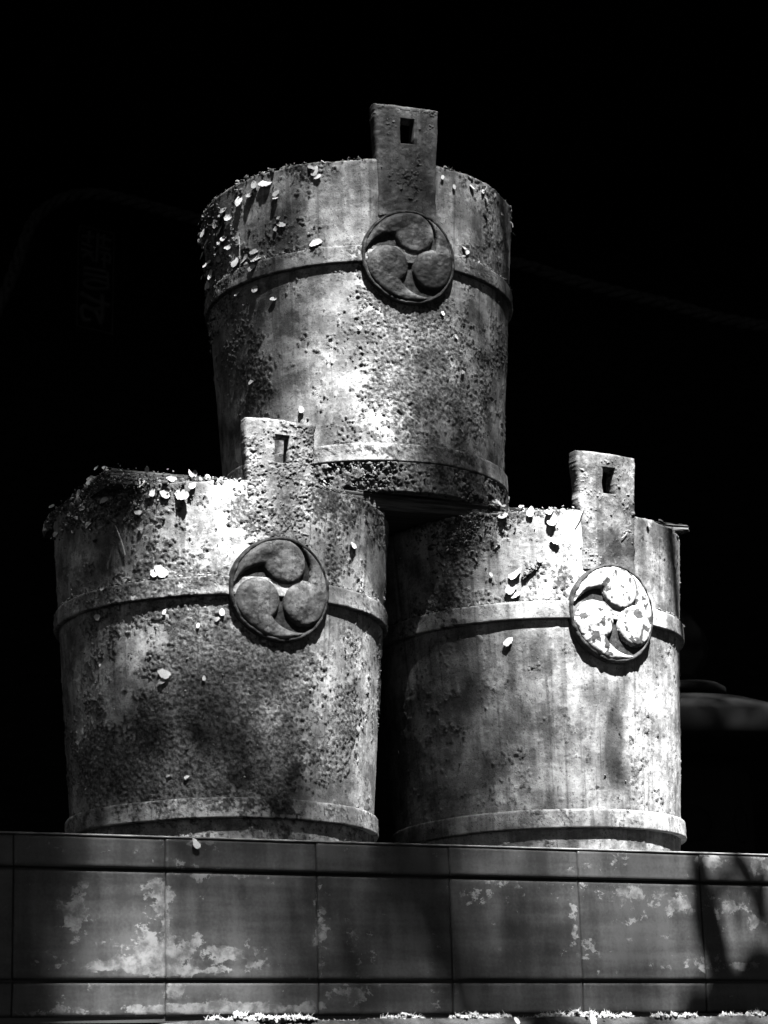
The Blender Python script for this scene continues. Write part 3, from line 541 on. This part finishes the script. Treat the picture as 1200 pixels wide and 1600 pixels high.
DISC_DY = {'T': -.012, 'L': -.010, 'R': -.014}
LABELS = {'T': 'topmost weathered metal bucket standing on the plank, with a dark crest and lug',
          'L': 'left metal bucket on the plinth, crusted across the middle, with a dull crest',
          'R': 'right metal bucket on the plinth with a bright white-painted crest'}
ROOT = {}
for key in 'LRT':
    root = empty('metal_bucket', BASE[key])
    tx, ty = TILT[key]
    mw = Matrix.Rotation(tx, 4, 'Y') @ Matrix.Rotation(-ty, 4, 'X') @ Matrix.Rotation(YAW[key], 4, 'Z')
    root.matrix_world = Matrix.Translation(BASE[key]) @ mw
    tag(root, LABELS[key], 'bucket', 'metal buckets stacked in a pyramid'); ROOT[key] = root
    obj('body', body_mesh(key), MB[key], root)
    obj('hoop', hoop_mesh(key, ZB, WB, RB, .20), MB[key], root)
    obj('hoop', hoop_mesh(key, ZL, WL, RL, .25 if key == 'L' else (.34 if key == 'T' else .1)), MB[key], root)
    obj('lug', lug_mesh(key), ML[key], root)
    dz = ZB + WB / 2 + DISC_DY[key]; fy = -(rb(dz) + .019) * U
    cr_ = obj('crest', disc_mesh(key), MF[key], root); cr_.location = (.004 * U, fy, dz * U); cr_.rotation_euler = (math.radians(-4) * 0 - math.radians(-3.5), 0, 0)
    if key == 'R': cr_['label'] = 'round crest with three white-painted commas'
    for k, deg in enumerate({'T': (80, 203, 332), 'L': (84, 206, 330), 'R': (76, 201, 334)}[key]):
        cm = obj('comma', comma_mesh(key, math.radians(deg), SEED[key] * 7 + k), M_WHITE if key == 'R' else MD[key], cr_)
        cm.location = (0, -.001 * U, 0)
    # gritty crumbs: along the rim, in the crust patches, along the hoops
    pts, szs = [], []
    n = {'T': 1500, 'L': 1300, 'R': 550}[key]
    ph = RNG.uniform(-1.95, 1.5, n); ph = ph[(abs(ph) > .24)]
    dn = fbm(np.stack([ph * 4, ph * 0, ph * 0 + SEED[key]], 1), 3, 77); ph = ph[RNG.uniform(.35, .62, len(ph)) < dn]
    z = ZR + RNG.normal(.002, .008, len(ph)); rr = -RNG.uniform(0, .05, len(ph))
    P = on_surface(ph, np.minimum(z, ZR + .02), 0); P[:, :2] *= (1 + rr)[:, None]; pts.append(P); szs.append(np.abs(RNG.normal(.0045, .003, len(ph))) + .002)
    for (p0, z0, ax, az, am) in CRUST[key]:
        m = int(900 * ax * az * am * .5)
        p_ = RNG.normal(p0, ax * .6, m); z_ = np.clip(RNG.normal(z0, az * .6, m), .02, ZR - .01)
        pts.append(on_surface(p_, z_, .003)); szs.append(np.abs(RNG.normal(.003, .002, m)) + .0015)
    m = 260; p_ = RNG.uniform(-1.7, 1.5, m); p_ = p_[abs(p_) > .35]; pts.append(on_surface(p_, np.full(len(p_), ZB + WB + .004), .008)); szs.append(np.abs(RNG.normal(.005, .003, len(p_))) + .002)
    if key == 'T':
        m = 900; p_ = RNG.normal(-.1, .45, m); z_ = RNG.uniform(.0, ZL, m); pts.append(on_surface(p_, z_, .015)); szs.append(np.abs(RNG.normal(.0055, .003, m)) + .002)
        m = 500; p_ = RNG.normal(-1.55, .25, m); z_ = RNG.uniform(1.2, ZR, m); pts.append(on_surface(p_, z_, .008)); szs.append(np.abs(RNG.normal(.005, .003, m)) + .002)
    if key == 'L':
        m = 380; p_ = RNG.normal(-1.05, .25, m); z_ = ZR - np.abs(RNG.normal(0, .1, m)); pts.append(on_surface(p_, z_, .008)); szs.append(np.abs(RNG.normal(.005, .003, m)) + .002)
    if key == 'R':
        m = 420; p_ = RNG.normal(-.95, .14, m); z_ = ZR - np.abs(RNG.normal(0, .12, m)); pts.append(on_surface(p_, z_, .008)); szs.append(np.abs(RNG.normal(.005, .003, m)) + .002)
    crumbs('moss_crumbs', np.concatenate(pts), np.concatenate(szs), root)

# ------------------------------------------------------------------ plank across the two lower buckets
YB, BDO, BT0 = .46837, .66, .098
pk = obj('plank', None, None) if False else None
def plank_mesh():
    L0, L1 = -.90, 2.94; nx, ns = 260, 40
    y0, y1, z0, z1 = -BDO, -BDO + 1.22, 0.0, BT0
    # closed section swept along x, with worn edges
    sec = []
    for k in range(10): sec.append((y0, z0 + .008 + (z1 - z0 - .016) * k / 9))
    for k in range(10): sec.append((y0 + .008 + (y1 - y0 - .016) * k / 9, z1))
    for k in range(6): sec.append((y1, z1 - .008 - (z1 - z0 - .016) * k / 5))
    for k in range(10): sec.append((y1 - .008 - (y1 - y0 - .016) * k / 9, z0))
    sec = np.array(sec); xs = np.linspace(L0, L1, nx); ns = len(sec)
    X = np.repeat(xs, ns); Y = np.tile(sec[:, 0], nx); Z = np.tile(sec[:, 1], nx)
    P = np.stack([X, Y, Z], 1)
    g_ = (fbm(np.stack([X * 2, Y * 30, Z * 34], 1), 3, 5) - .5) * .022
    Y = Y + np.where(Y < y0 + .02, g_ + (fbm(P * 6, 3, 2) - .4) * .02, 0)
    Z = Z + np.where((Z > z1 - .004) & (Y < y0 + .05), -abs(fbm(P * 5, 3, 8) - .5) * .04, 0)
    X = X + np.where(abs(X - L0) < 1e-6, (fbm(np.stack([Y * 14, Z * 20, X * 0], 1), 3, 4) - .5) * .06, 0) + np.where(abs(X - L1) < 1e-6, (fbm(np.stack([Y * 14, Z * 20, X * 0], 1), 3, 6) - .5) * .08, 0)
    Z = Z * (1 - .5 * sstep(2.55, 2.94, X)) + .045 * sstep(2.55, 2.94, X)
    V = np.stack([X, Y, Z], 1); F = gridfaces(nx, ns, wrap=True)
    F = [tuple(f) for f in F.tolist()] + [tuple(range(ns))[::-1], tuple(range((nx - 1) * ns, nx * ns))]
    me = mesh('plank', V * U, F, False); return me
pk = obj('plank', plank_mesh(), M_WOOD); pk.location = (BL.x, BL.y, BL.z + (ZR + .004) * U); pk.rotation_euler = (0, 0, YB)
tag(pk, 'rough grey wooden plank laid across the two lower buckets under the top one', 'plank')
Mp = Matrix.Translation(pk.location) @ Matrix.Rotation(YB, 4, 'Z')
# litter hanging along the plank's left end
pts = np.stack([RNG.normal(-.9, .010, 800), RNG.uniform(-BDO, .45, 800), BT0 - np.abs(RNG.normal(0, .05, 800)) + .001], 1)
pts2 = np.stack([RNG.uniform(-.9, -.2, 500), RNG.normal(-BDO, .02, 500), RNG.normal(BT0 * .3, .03, 500)], 1)
pts3 = np.stack([RNG.uniform(1.5, 2.2, 350), RNG.normal(-BDO, .015, 350), RNG.normal(BT0 * .4, .022, 350)], 1)
pts = np.concatenate([pts, pts2, pts3])
lt = crumbs('leaf_litter', pts, np.abs(RNG.normal(.0035, .002, len(pts))) + .0015, pk)
fl = []                                     # shrivelled leaf scraps in that litter
for _ in range(200):
    p = np.array((-.9 + RNG.normal(0, .02), RNG.uniform(-BDO, .46), BT0 + .004 - abs(RNG.normal(0, .045)))) if _ < 140 else np.array((RNG.uniform(-.9, -.25), -BDO + RNG.normal(-.01, .015), RNG.uniform(-.02, BT0)))
    a_, b_ = RNG.normal(0, 1, 3), RNG.normal(0, 1, 3); a_ /= np.linalg.norm(a_); b_ -= a_ * (a_ @ b_); b_ /= np.linalg.norm(b_); c_ = np.cross(a_, b_)
    L_, w_ = RNG.uniform(.006, .014), RNG.uniform(.003, .006)
    vv = np.array([p - a_ * L_, p - a_ * L_ * .2 + b_ * w_, p + a_ * L_ + c_ * L_ * .5, p - a_ * L_ * .2 - b_ * w_ + c_ * w_ * .5])
    fl.append((vv, np.array([[0, 1, 2], [0, 2, 3]])))
V, F = join(fl); V_t = np.repeat(RNG.beta(1.4, 1.6, 200) * .8, 4)
o = obj('leaf_scraps', mesh('leaf_scraps', V * U, F, False, {'tone': V_t}), M_CRUMB, pk); o['kind'] = 'stuff'

# ------------------------------------------------------------------ petals
def petal_mesh(seed):
    r = np.random.RandomState(seed); n, m = 9, 7; V = []
    cu, tw, nt_ = r.uniform(-.9, .9), r.uniform(-.7, .7), r.uniform(.0, .22)
    for i in range(n):
        t = i / (n - 1); wdt = .36 * math.sin(math.pi * min(1, t * .93 + .07)) ** .6 * (1 - .25 * t) + .02
        for j in range(m):
            s = j / (m - 1) * 2 - 1
            x = s * wdt; y = t - .5 - (nt_ * (1 - abs(s)) if i == n - 1 else 0)
            z = cu * .5 * (t - .5) ** 2 + .35 * abs(cu) * x * x * 3 + tw * x * (t - .5) + r.uniform(-.015, .015)
            if j in (0, m - 1) or i in (0, n - 1): x *= r.uniform(.78, 1.12); y += r.uniform(-.035, .035)
            V.append((x, y, z))
    return mesh('petal', np.array(V), gridfaces(n, m), True)
PM = [petal_mesh(k) for k in range(8)]
for k, me in enumerate(PM): me.materials.append(M_PETAL if k < 5 else M_PETAL2)
PG = {'T': ('small pale petal clinging to the side of the topmost bucket', 'petals stuck on the topmost bucket'),
      'L': ('small pale petal clinging to the side of the left bucket', 'petals stuck on the left bucket'),
      'R': ('small pale petal clinging to the side of the right bucket', 'petals stuck on the right bucket')}
PU = {('T', 0): 'largest pale petal under the left rim of the topmost bucket',
      ('T', 9): 'pale petal standing on the upper hoop of the topmost bucket',
      ('L', 0): 'big round pale petal just under the rim of the left bucket, below the plank',
      ('L', 2): 'broad white petal lying on the upper hoop of the left bucket',
      ('L', 5): 'white folded petal on the dark crust of the left bucket, below its hoop',
      ('L', 7): 'tiny funnel-shaped flower beside the crest of the left bucket',
      ('L', 9): 'oval white petal right of the crest, above the hoop of the left bucket',
      ('R', 0): 'white petal at the rim of the right bucket, nearest the topmost bucket',
      ('R', 8): 'lone pointed petal below the upper hoop of the right bucket'}
NM = {'T': 'topmost', 'L': 'left', 'R': 'right'}
def where(key, ph, z):
    b = NM[key] + ' bucket'
    if ph + YAW[key] < -.85 and z > ZB: w = ('crowded along the shaded left edge of the %s, above its hoop' % b)
    elif z > ZR - .16: w = ('just below the rim of the %s, left of its lug' % b) if ph < 0 else ('just below the rim of the %s, right of its lug' % b)
    elif z > ZB + WB + .09: w = ('between rim and upper hoop of the %s, %s of its lug' % (b, 'left' if ph < 0 else 'right'))
    elif z > ZB - .03: w = ('on the upper hoop of the %s, %s of its crest' % (b, 'left' if ph < 0 else 'right'))
    elif z > .8: w = ('on the %s below its upper hoop, %s of the crest' % (b, 'left' if ph < -.1 else 'right'))
    else: w = ('low on the side of the %s' % b)
    return 'small pale petal ' + w, 'petals ' + w
def place(name, me, loc, nrm, size, spin, label, cat, group=None, lift=0.0, tiltx=0.0):
    o = obj(name, me, None)
    q = Vector(nrm).to_track_quat('Z', 'Y').to_matrix().to_4x4()
    o.matrix_world = Matrix.Translation(Vector(loc) + Vector(nrm) * lift) @ q @ Matrix.Rotation(spin, 4, 'Z') @ Matrix.Rotation(tiltx, 4, 'X') @ Matrix.Scale(size, 4)
    tag(o, label, cat, group); return o
for key in 'TLR':
    Rm = ROOT[key].matrix_world
    for i, (ph, z, s) in enumerate(PETALS[key]):
        z = min(z, ZR + .005)
        off = .010
        if ZB - .005 < z < ZB + WB + .01: off = .030
        p = on_surface(np.array([ph]), np.array([z]), off)[0] * U
        nr = Rm.to_3x3() @ Vector((math.sin(ph), -math.cos(ph), .1)); nr = (nr + SUN * (.55 if key == 'T' and ph < -.9 else .25) + Vector(RNG.normal(0, .15, 3))).normalized()
        big = (key, i) in PU
        k = RNG.randint(0, 5) if (big or s > .055 or RNG.rand() < .6) else RNG.randint(5, 8)
        place('petal', PM[k], Rm @ Vector(p), nr, s * U * 1.45, RNG.normal(0, .6) if key == 'T' and i > 20 else RNG.uniform(-1.5, 1.5),
              PU.get((key, i)) or where(key, ph, z)[0], 'petal', None if big else where(key, ph, z)[1], .001, RNG.normal(0, .14))
# petals on the plank: along its left end and front edge, and over the right bucket
for i in range(38):
    if i < 14: loc = (-.9 + RNG.normal(0, .03), RNG.uniform(-BDO, .42), BT0 + RNG.normal(-.005, .02)); lab, gr = 'pale petal in the litter on the left end of the plank', 'petals on the left end of the plank'; nr0 = Vector((-1, -.4, .5))
    elif i < 24: loc = (RNG.uniform(-.86, -.22), -BDO - .012 + RNG.normal(0, .01), RNG.uniform(-.01, BT0 + .01)); lab, gr = 'pale petal on the front edge of the plank above the left bucket', 'petals on the plank edge above the left bucket'; nr0 = Vector((0, -1, .5))
    else: loc = (RNG.uniform(1.5, 2.08), -BDO - .012 + RNG.normal(0, .008), BT0 - .012 + RNG.normal(0, .012)); lab, gr = 'pale petal on the front edge of the plank above the right bucket', 'petals on the plank edge above the right bucket'; nr0 = Vector((0, -1, .9))
    nr = (Mp.to_3x3() @ (nr0 + Vector(RNG.normal(0, .45, 3)))).normalized()
    place('petal', PM[RNG.randint(0, 5 + 2 * (i % 2))], Mp @ (Vector(loc) * U), nr, RNG.uniform(.03, .065) * U, RNG.uniform(0, 6.3), lab, 'petal', gr, .001)
# petals on plinth and ledge
Mq = Matrix.Translation(BL) @ Matrix.Rotation(PYAW, 4, 'Z')
for (t, z, y, s, lab) in ((-.735, -.035, -POFF - .010, .045, 'curled white petal on the copper fascia below the left bucket'),
                          (-.63, .006, -POFF + .02, .035, 'flat white petal on the top edge of the plinth below the left bucket'),
                          (1.44, -.95, -POFF - .25, .055, 'pale scrap of leaf on the face of the stone ledge'),
                          (.97, -.955, -POFF - .25, .035, 'tiny round pale petal on the face of the stone ledge')):
    nr = (Mq.to_3x3() @ Vector((.1, -1, .25))).normalized()
    place('petal', PM[RNG.randint(0, 5)], Mq @ Vector((t * U, y * U, z * U)), nr, s * U * 1.3, RNG.uniform(-.6, .6), lab, 'petal', None, .001)
# straws and a mossy twig
def straw(key, a, b, r, lab):
    Rm = ROOT[key].matrix_world; t = np.linspace(0, 1, 8)
    ph = a[0] + (b[0] - a[0]) * t + .006 * np.sin(t * 3); z = a[1] + (b[1] - a[1]) * t
    P = on_surface(ph, z, .016 + .02 * np.array([0] * 8)); P = np.array([Rm @ Vector(p * U) for p in P])
    V, F = tube(P, r * U, 5); o0 = P[0].copy()
    o = obj('straw', mesh('straw', V - o0, F), M_STRAW); o.location = o0; tag(o, lab, 'straw')
straw('T',(-1.152,1.716),(-1.160,1.585),0.0028,'thin upright straw on the upper hoop of the topmost bucket, left')
straw('T',(-0.728,1.966),(-0.695,2.022),0.0028,'short straw under the rim of the topmost bucket')
straw('T',(0.578,1.991),(0.611,2.036),0.003,'short straw among the crumbs at the right rim of the topmost bucket')
straw('L',(-0.983,1.852),(-0.921,1.674),0.0035,'long pale straw on the shaded left side of the left bucket')
straw('R',(-0.179,2.076),(-0.237,1.973),0.003,'curved pale straw at the left foot of the right bucket lug')
straw('R',(0.075,1.906),(0.117,1.949),0.003,'small pale straw on the lower lug of the right bucket')
_t = np.linspace(0, 1, 160); _ph = -0.576 + (0.122) * _t; _z = 1.651 + (0.091) * _t
_P = on_surface(_ph, _z, .008) + RNG.normal(0, .006, (160, 3))
_c = np.array(ROOT['R'].matrix_world @ Vector(on_surface(np.array([_ph[80]]), np.array([_z[80]]), .0)[0] * U))
tw = empty('mossy_twig', _c); tag(tw, 'short crumbly moss-covered twig stuck slantwise on the right bucket', 'twig')
_W = (np.array([ROOT['R'].matrix_world @ Vector(p * U) for p in _P]) - _c) / U
_V, _F = tube(np.array([_W[0], _W[80], _W[-1]]) * U, .004 * U, 6); obj('stick', mesh('stick', _V, _F), M_WOOD, tw)
crumbs('moss_crumbs', _W, np.abs(RNG.normal(.0045, .002, 160)) + .002, tw)

# ------------------------------------------------------------------ things in the dark behind: rope, sign, lantern
def catmull(P, n):
    P = np.array(P, float); out = []
    for i in range(len(P) - 1):
        p0, p1, p2, p3 = P[max(i - 1, 0)], P[i], P[i + 1], P[min(i + 2, len(P) - 1)]
        for t in np.linspace(0, 1, n, endpoint=False):
            out.append(.5 * ((2 * p1) + (p2 - p0) * t + (2 * p0 - 5 * p1 + 4 * p2 - p3) * t * t + (3 * p1 - p0 - 3 * p2 + p3) * t ** 3))
    out.append(P[-1]); return np.array(out)
path = catmull(ROPE, 16)
seg = np.linalg.norm(np.diff(path, axis=0), axis=1); arc = np.concatenate([[0], np.cumsum(seg)])
ss = np.arange(0, arc[-1], .012); path = np.stack([np.interp(ss, arc, path[:, k]) for k in range(3)], 1)
Tn = np.gradient(path, axis=0); Tn /= np.linalg.norm(Tn, axis=1)[:, None]
Bn = np.tile([0, 1.0, 0], (len(path), 1)); An = np.cross(Tn, Bn)
rope = empty('rope', path[0]); tag(rope, 'thick twisted straw rope drooping across the dark background', 'rope')
for k in range(3):
    a = ss / .16 * 2 * math.pi + k * 2 * math.pi / 3
    V, F = tube(path + .012 * (np.cos(a)[:, None] * An + np.sin(a)[:, None] * Bn) - path[0], .0125, 7)
    obj('strand', mesh('strand', V, F), M_ROPE, rope)
# hanging sign board with brushed characters
c4 = [Vector(p) for p in PLAQUE]; ctr = sum(c4, Vector()) / 4
sg = empty('sign_board', ctr); tag(sg, 'tall dark name board with faded characters at upper left', 'sign')
ex = ((c4[1] - c4[0]) + (c4[2] - c4[3])) / 2; ez = ((c4[0] - c4[3]) + (c4[1] - c4[2])) / 2
def sgp(u, v, y): return ex * (u - .5) + ez * (.5 - v) + Vector((0, y, 0))
def slab(name, outline, y0, y1, mat, parent):
    n = len(outline); V = [sgp(u, v, y0) for u, v in outline] + [sgp(u, v, y1) for u, v in outline]
    F = [tuple(range(n)), tuple(range(n, 2 * n))[::-1]] + [(i, i + n, (i + 1) % n + n, (i + 1) % n) for i in range(n)]
    return obj(name, mesh(name, np.array(V), [tuple(f) for f in F], False), mat, parent)
slab('board', [(-.08, -.03), (1.08, -.03), (1.08, 1.03), (-.08, 1.03)], .0, .03, M_DARK, sg)
def stroke(pts, wd, name='stroke', parent=sg):
    P = np.array([sgp(u, v, -.004) for u, v in pts]); V, F = tube(catmull(P, 6) if len(P) > 2 else P, wd, 6)
    return obj(name, mesh(name, V, F), M_CARVE, parent)
stroke([(.06, .0), (.5, .01), (.95, .02), (1, .06), (1, .5), (1, .97), (.95, 1.0), (.5, .99), (.05, .98), (0, .94), (0, .5), (0, .06), (.06, .0)], .0016, 'frame')
for pts, wd in (([(.08, .10), (.45, .09)], .006), ([(.30, .04), (.28, .16)], .006), ([(.08, .17), (.40, .19)], .006), ([(.08, .23), (.42, .25)], .006), ([(.10, .31), (.30, .26), (.45, .33)], .006),
                ([(.55, .05), (.54, .20), (.52, .34)], .007), ([(.60, .08), (.94, .10)], .006), ([(.72, .05), (.70, .16)], .006), ([(.58, .17), (.92, .19)], .006), ([(.62, .23), (.90, .24), (.88, .33)], .006), ([(.66, .29), (.86, .30)], .005), ([(.75, .22), (.74, .38)], .006),
                ([(.16, .41), (.80, .41)], .008), ([(.16, .465), (.88, .47)], .008), ([(.18, .54), (.45, .51), (.82, .53), (.84, .57), (.45, .595), (.2, .575), (.18, .54)], .007), ([(.84, .41), (.86, .57)], .006),
                ([(.10, .66), (.4, .70), (.92, .74)], .010), ([(.70, .64), (.72, .80), (.70, .90)], .010), ([(.68, .78), (.45, .80), (.18, .78), (.12, .85), (.22, .91), (.40, .90)], .009), ([(.50, .80), (.60, .86), (.70, .93)], .009)):
    stroke(pts, wd)
# lantern
lan = empty('garden_lantern', (.765, 6.25, 0)); tag(lan, 'dark bronze lantern with domed roof and jewel finial behind the right bucket', 'lantern')
def part(name, prof, parent=lan, n=64):
    V, F = lathe(prof, n); return obj(name, mesh(name, V, F), M_BRONZE, parent)
zr = 2.54
rf = part('roof', [(.02, zr - .02), (.33, zr - .02), (.365, zr - .01), (.368, zr + .02), (.36, zr + .055), (.30, zr + .09), (.20, zr + .127), (.10, zr + .15), (.02, zr + .158)])
part('collar', [(.02, zr + .15), (.118, zr + .15), (.125, zr + .158), (.125, zr + .172), (.11, zr + .182), (.06, zr + .192), (.02, zr + .193)], rf)
part('finial', [(.045, zr + .188), (.05, zr + .21), (.078, zr + .245), (.087, zr + .285), (.08, zr + .325), (.055, zr + .365), (.025, zr + .40), (.004, zr + .42)], rf)
part('light_chamber', [(.15, zr - .42), (.16, zr - .40), (.17, zr - .3), (.17, zr - .06), (.14, zr - .015)], n=6)
for k in range(6):
    a = k * math.pi / 3
    o = obj('window_ring', mesh('window_ring', *tube([(.045 * math.cos(t), 0, .045 * math.sin(t)) for t in np.linspace(0, 2 * math.pi, 25)], .006, 6)), M_BRONZE, lan)
    o.location = (.147 * math.cos(a + math.pi / 6), .147 * math.sin(a + math.pi / 6), zr - .2); o.rotation_euler = (0, 0, a + math.pi / 6 + math.pi / 2)
part('middle_stage', [(.12, zr - .62), (.18, zr - .58), (.27, zr - .50), (.28, zr - .46), (.28, zr - .43), (.2, zr - .42)])
part('shaft', [(.14, .30), (.115, .5), (.105, 1.1), (.11, 1.5), (.125, zr - .62)])
part('foot', [(.40, 0), (.40, .12), (.34, .18), (.25, .24), (.16, .30)])

# ------------------------------------------------------------------ tree outside the frame: its crown dapples the sunlight
def sun_axes():
    a = Vector((0, 0, 1)).cross(SUN).normalized(); b = SUN.cross(a).normalized(); return np.array(a), np.array(b), np.array(SUN)
sa, sbx, sn = sun_axes()
LP = np.array([l[:3] for l in SUNLIT]); LT = np.clip(np.array([l[3] for l in SUNLIT]) ** 1.45, .003, .997)
la, lb = LP @ sa, LP @ sbx
c_a, c_b = (np.array(BT) @ sa), (np.array(BT) @ sbx)
def transmit(a, b):
    d2 = ((a[:, None] - la[None]) ** 2 + (b[:, None] - lb[None]) ** 2)
    wgt = np.exp(-d2 / (2 * .034 ** 2)) + 1e-6 * np.exp(-d2 / (2 * .2 ** 2)) + 1e-14
    t = (wgt * LT[None]).sum(1) / wgt.sum(1)
    far = np.sqrt(d2.min(1)); return t * (1 - sstep(.10, .22, far)) + .10 * sstep(.10, .22, far)
LAM = 6.0
HA, HB, CORE, FINE = 4.2, 3.6, 1.0, .42
ncand = int(LAM * (2 * HA) * (2 * HB) / (.00068 * 2.25)); nfine = int(LAM * (2 * CORE) ** 2 / (.00068 * FINE ** 2))
a = RNG.uniform(-HA, HA, ncand); b = RNG.uniform(-HB, HB, ncand); out = (abs(a) > CORE) | (abs(b) > CORE)
a = np.concatenate([a[out], RNG.uniform(-CORE, CORE, nfine)]) + c_a; b = np.concatenate([b[out], RNG.uniform(-CORE, CORE, nfine)]) + c_b
lsz = np.concatenate([np.full(out.sum(), 1.5), np.full(nfine, FINE)]); ncand = len(a)
t = transmit(a, b); keep = RNG.rand(ncand) < -np.log(np.clip(t, .003, .997)) / LAM
a, b, lsz = a[keep], b[keep], lsz[keep]; n = len(a)
dist = RNG.uniform(3.6, 5.6, n) 
pc = a[:, None] * sa + b[:, None] * sbx
zc = 2.6; base_d = (np.array(BT) @ sn)
pc = pc + (base_d + dist)[:, None] * sn
ln = .052 * lsz * RNG.uniform(.8, 1.2, n); wd = .021 * lsz * RNG.uniform(.8, 1.2, n)
d1 = RNG.normal(0, 1, (n, 3)); d1 -= (d1 @ sn)[:, None] * sn * .75; d1 /= np.linalg.norm(d1, axis=1)[:, None]
d2 = np.cross(d1, sn[None] + RNG.normal(0, .25, (n, 3))); d2 /= np.linalg.norm(d2, axis=1)[:, None]
V = np.stack([pc - d1 * (ln / 2)[:, None], pc + d2 * (wd / 1)[:, None] * .8 - d1 * (ln * .1)[:, None], pc + d1 * (ln / 2)[:, None], pc - d2 * wd[:, None] * .8 - d1 * (ln * .1)[:, None]], 1).reshape(-1, 3)
F = np.arange(4 * n).reshape(-1, 4)
tree = empty('shade_tree', (3.4, .3, 0)); tag(tree, 'leafy tree outside the picture whose crown dapples the sunlight', 'tree')
T0 = np.array(tree.location)
obj('crown', mesh('crown', V - T0, F, False), M_LEAF, tree)
V, F = tube(catmull([(0, 0, 0), (.05, .02, 1.5), (-.05, .1, 3.2), (-.3, .2, 4.6), (-.9, .6, 5.9)], 8), .16, 12, .55); obj('trunk', mesh('trunk', V, F), M_BARK, tree)
for q in ([(-.3, .2, 4.6), (-1.2, .6, 5.8), (-2.4, 1.0, 6.6), (-3.6, 1.2, 7.0)], [(-.9, .6, 5.9), (-1.8, 1.6, 6.5), (-3.0, 2.4, 6.6)], [(-.9, .6, 5.9), (-1.6, .2, 6.4), (-2.8, .6, 6.2), (-4.2, 1.0, 6.0)]):
    V, F = tube(catmull(q, 8), .07, 8, .3); obj('branch', mesh('branch', V, F), M_BARK, tree)

# a low twig of that tree with large leaves, close enough to throw leaf-shaped shadows on the plinth's right end
Mq3 = Matrix.Translation(BL) @ Matrix.Rotation(PYAW, 4, 'Z')
def big_leaf(L, W):
    n = 9; V = []
    for i in range(n):
        t = i / (n - 1); w = W * math.sin(math.pi * t ** .8) ** .9 * .5
        V += [(-w, t * L - L / 2, .08 * w), (0, t * L - L / 2, -.1 * W), (w, t * L - L / 2, .08 * w)]
    return mesh('leaf', np.array(V), gridfaces(n, 3), True)
ends = []
for (t, z, L, W, ang, dd) in [(2.434, -0.395, 0.15, 0.062, -0.25, 1.7), (2.387, -0.233, 0.1, 0.045, 0.1, 1.95), (2.678, -0.07, 0.075, 0.036, -0.5, 1.87), (2.537, -0.146, 0.06, 0.025, 0.5, 2.04), (2.801, -0.189, 0.07, 0.03, 0.2, 1.7), (2.616, -0.247, 0.055, 0.02, -0.2, 1.95), (2.752, -0.681, 0.13, 0.07, 0.9, 1.78), (2.561, -0.824, 0.16, 0.08, 1.3, 1.87), (2.753, -0.896, 0.14, 0.08, 0.6, 1.7), (2.361, -0.859, 0.12, 0.06, 1.4, 2.04)]:
    p = Mq3 @ Vector((t * U, -POFF * U, z * U)) + SUN * dd
    o = obj('leaf', big_leaf(L, W), M_LEAF, tree)
    y = Vector((math.sin(ang) * math.cos(PYAW), math.sin(ang) * math.sin(PYAW), math.cos(ang))); y = (y - SUN * y.dot(SUN)).normalized()
    zax = (SUN + Vector(RNG.normal(0, .2, 3))).normalized(); xax = y.cross(zax).normalized(); yax = zax.cross(xax)
    m4 = Matrix((xax, yax, zax)).transposed().to_4x4(); m4.translation = p - Vector(T0)
    o.matrix_basis = m4; ends.append(np.array(p) - T0)
e0 = np.mean(ends, axis=0)
V, F = tube(catmull([(-.05, .1, 3.2), (-.9, 1.4, 3.4), (-1.7, 2.6, 3.3), e0 + [.12, 0, .06], e0 + [-.05, .02, .02]], 8), .028, 7, .12); obj('branch', mesh('branch', V, F), M_BARK, tree)
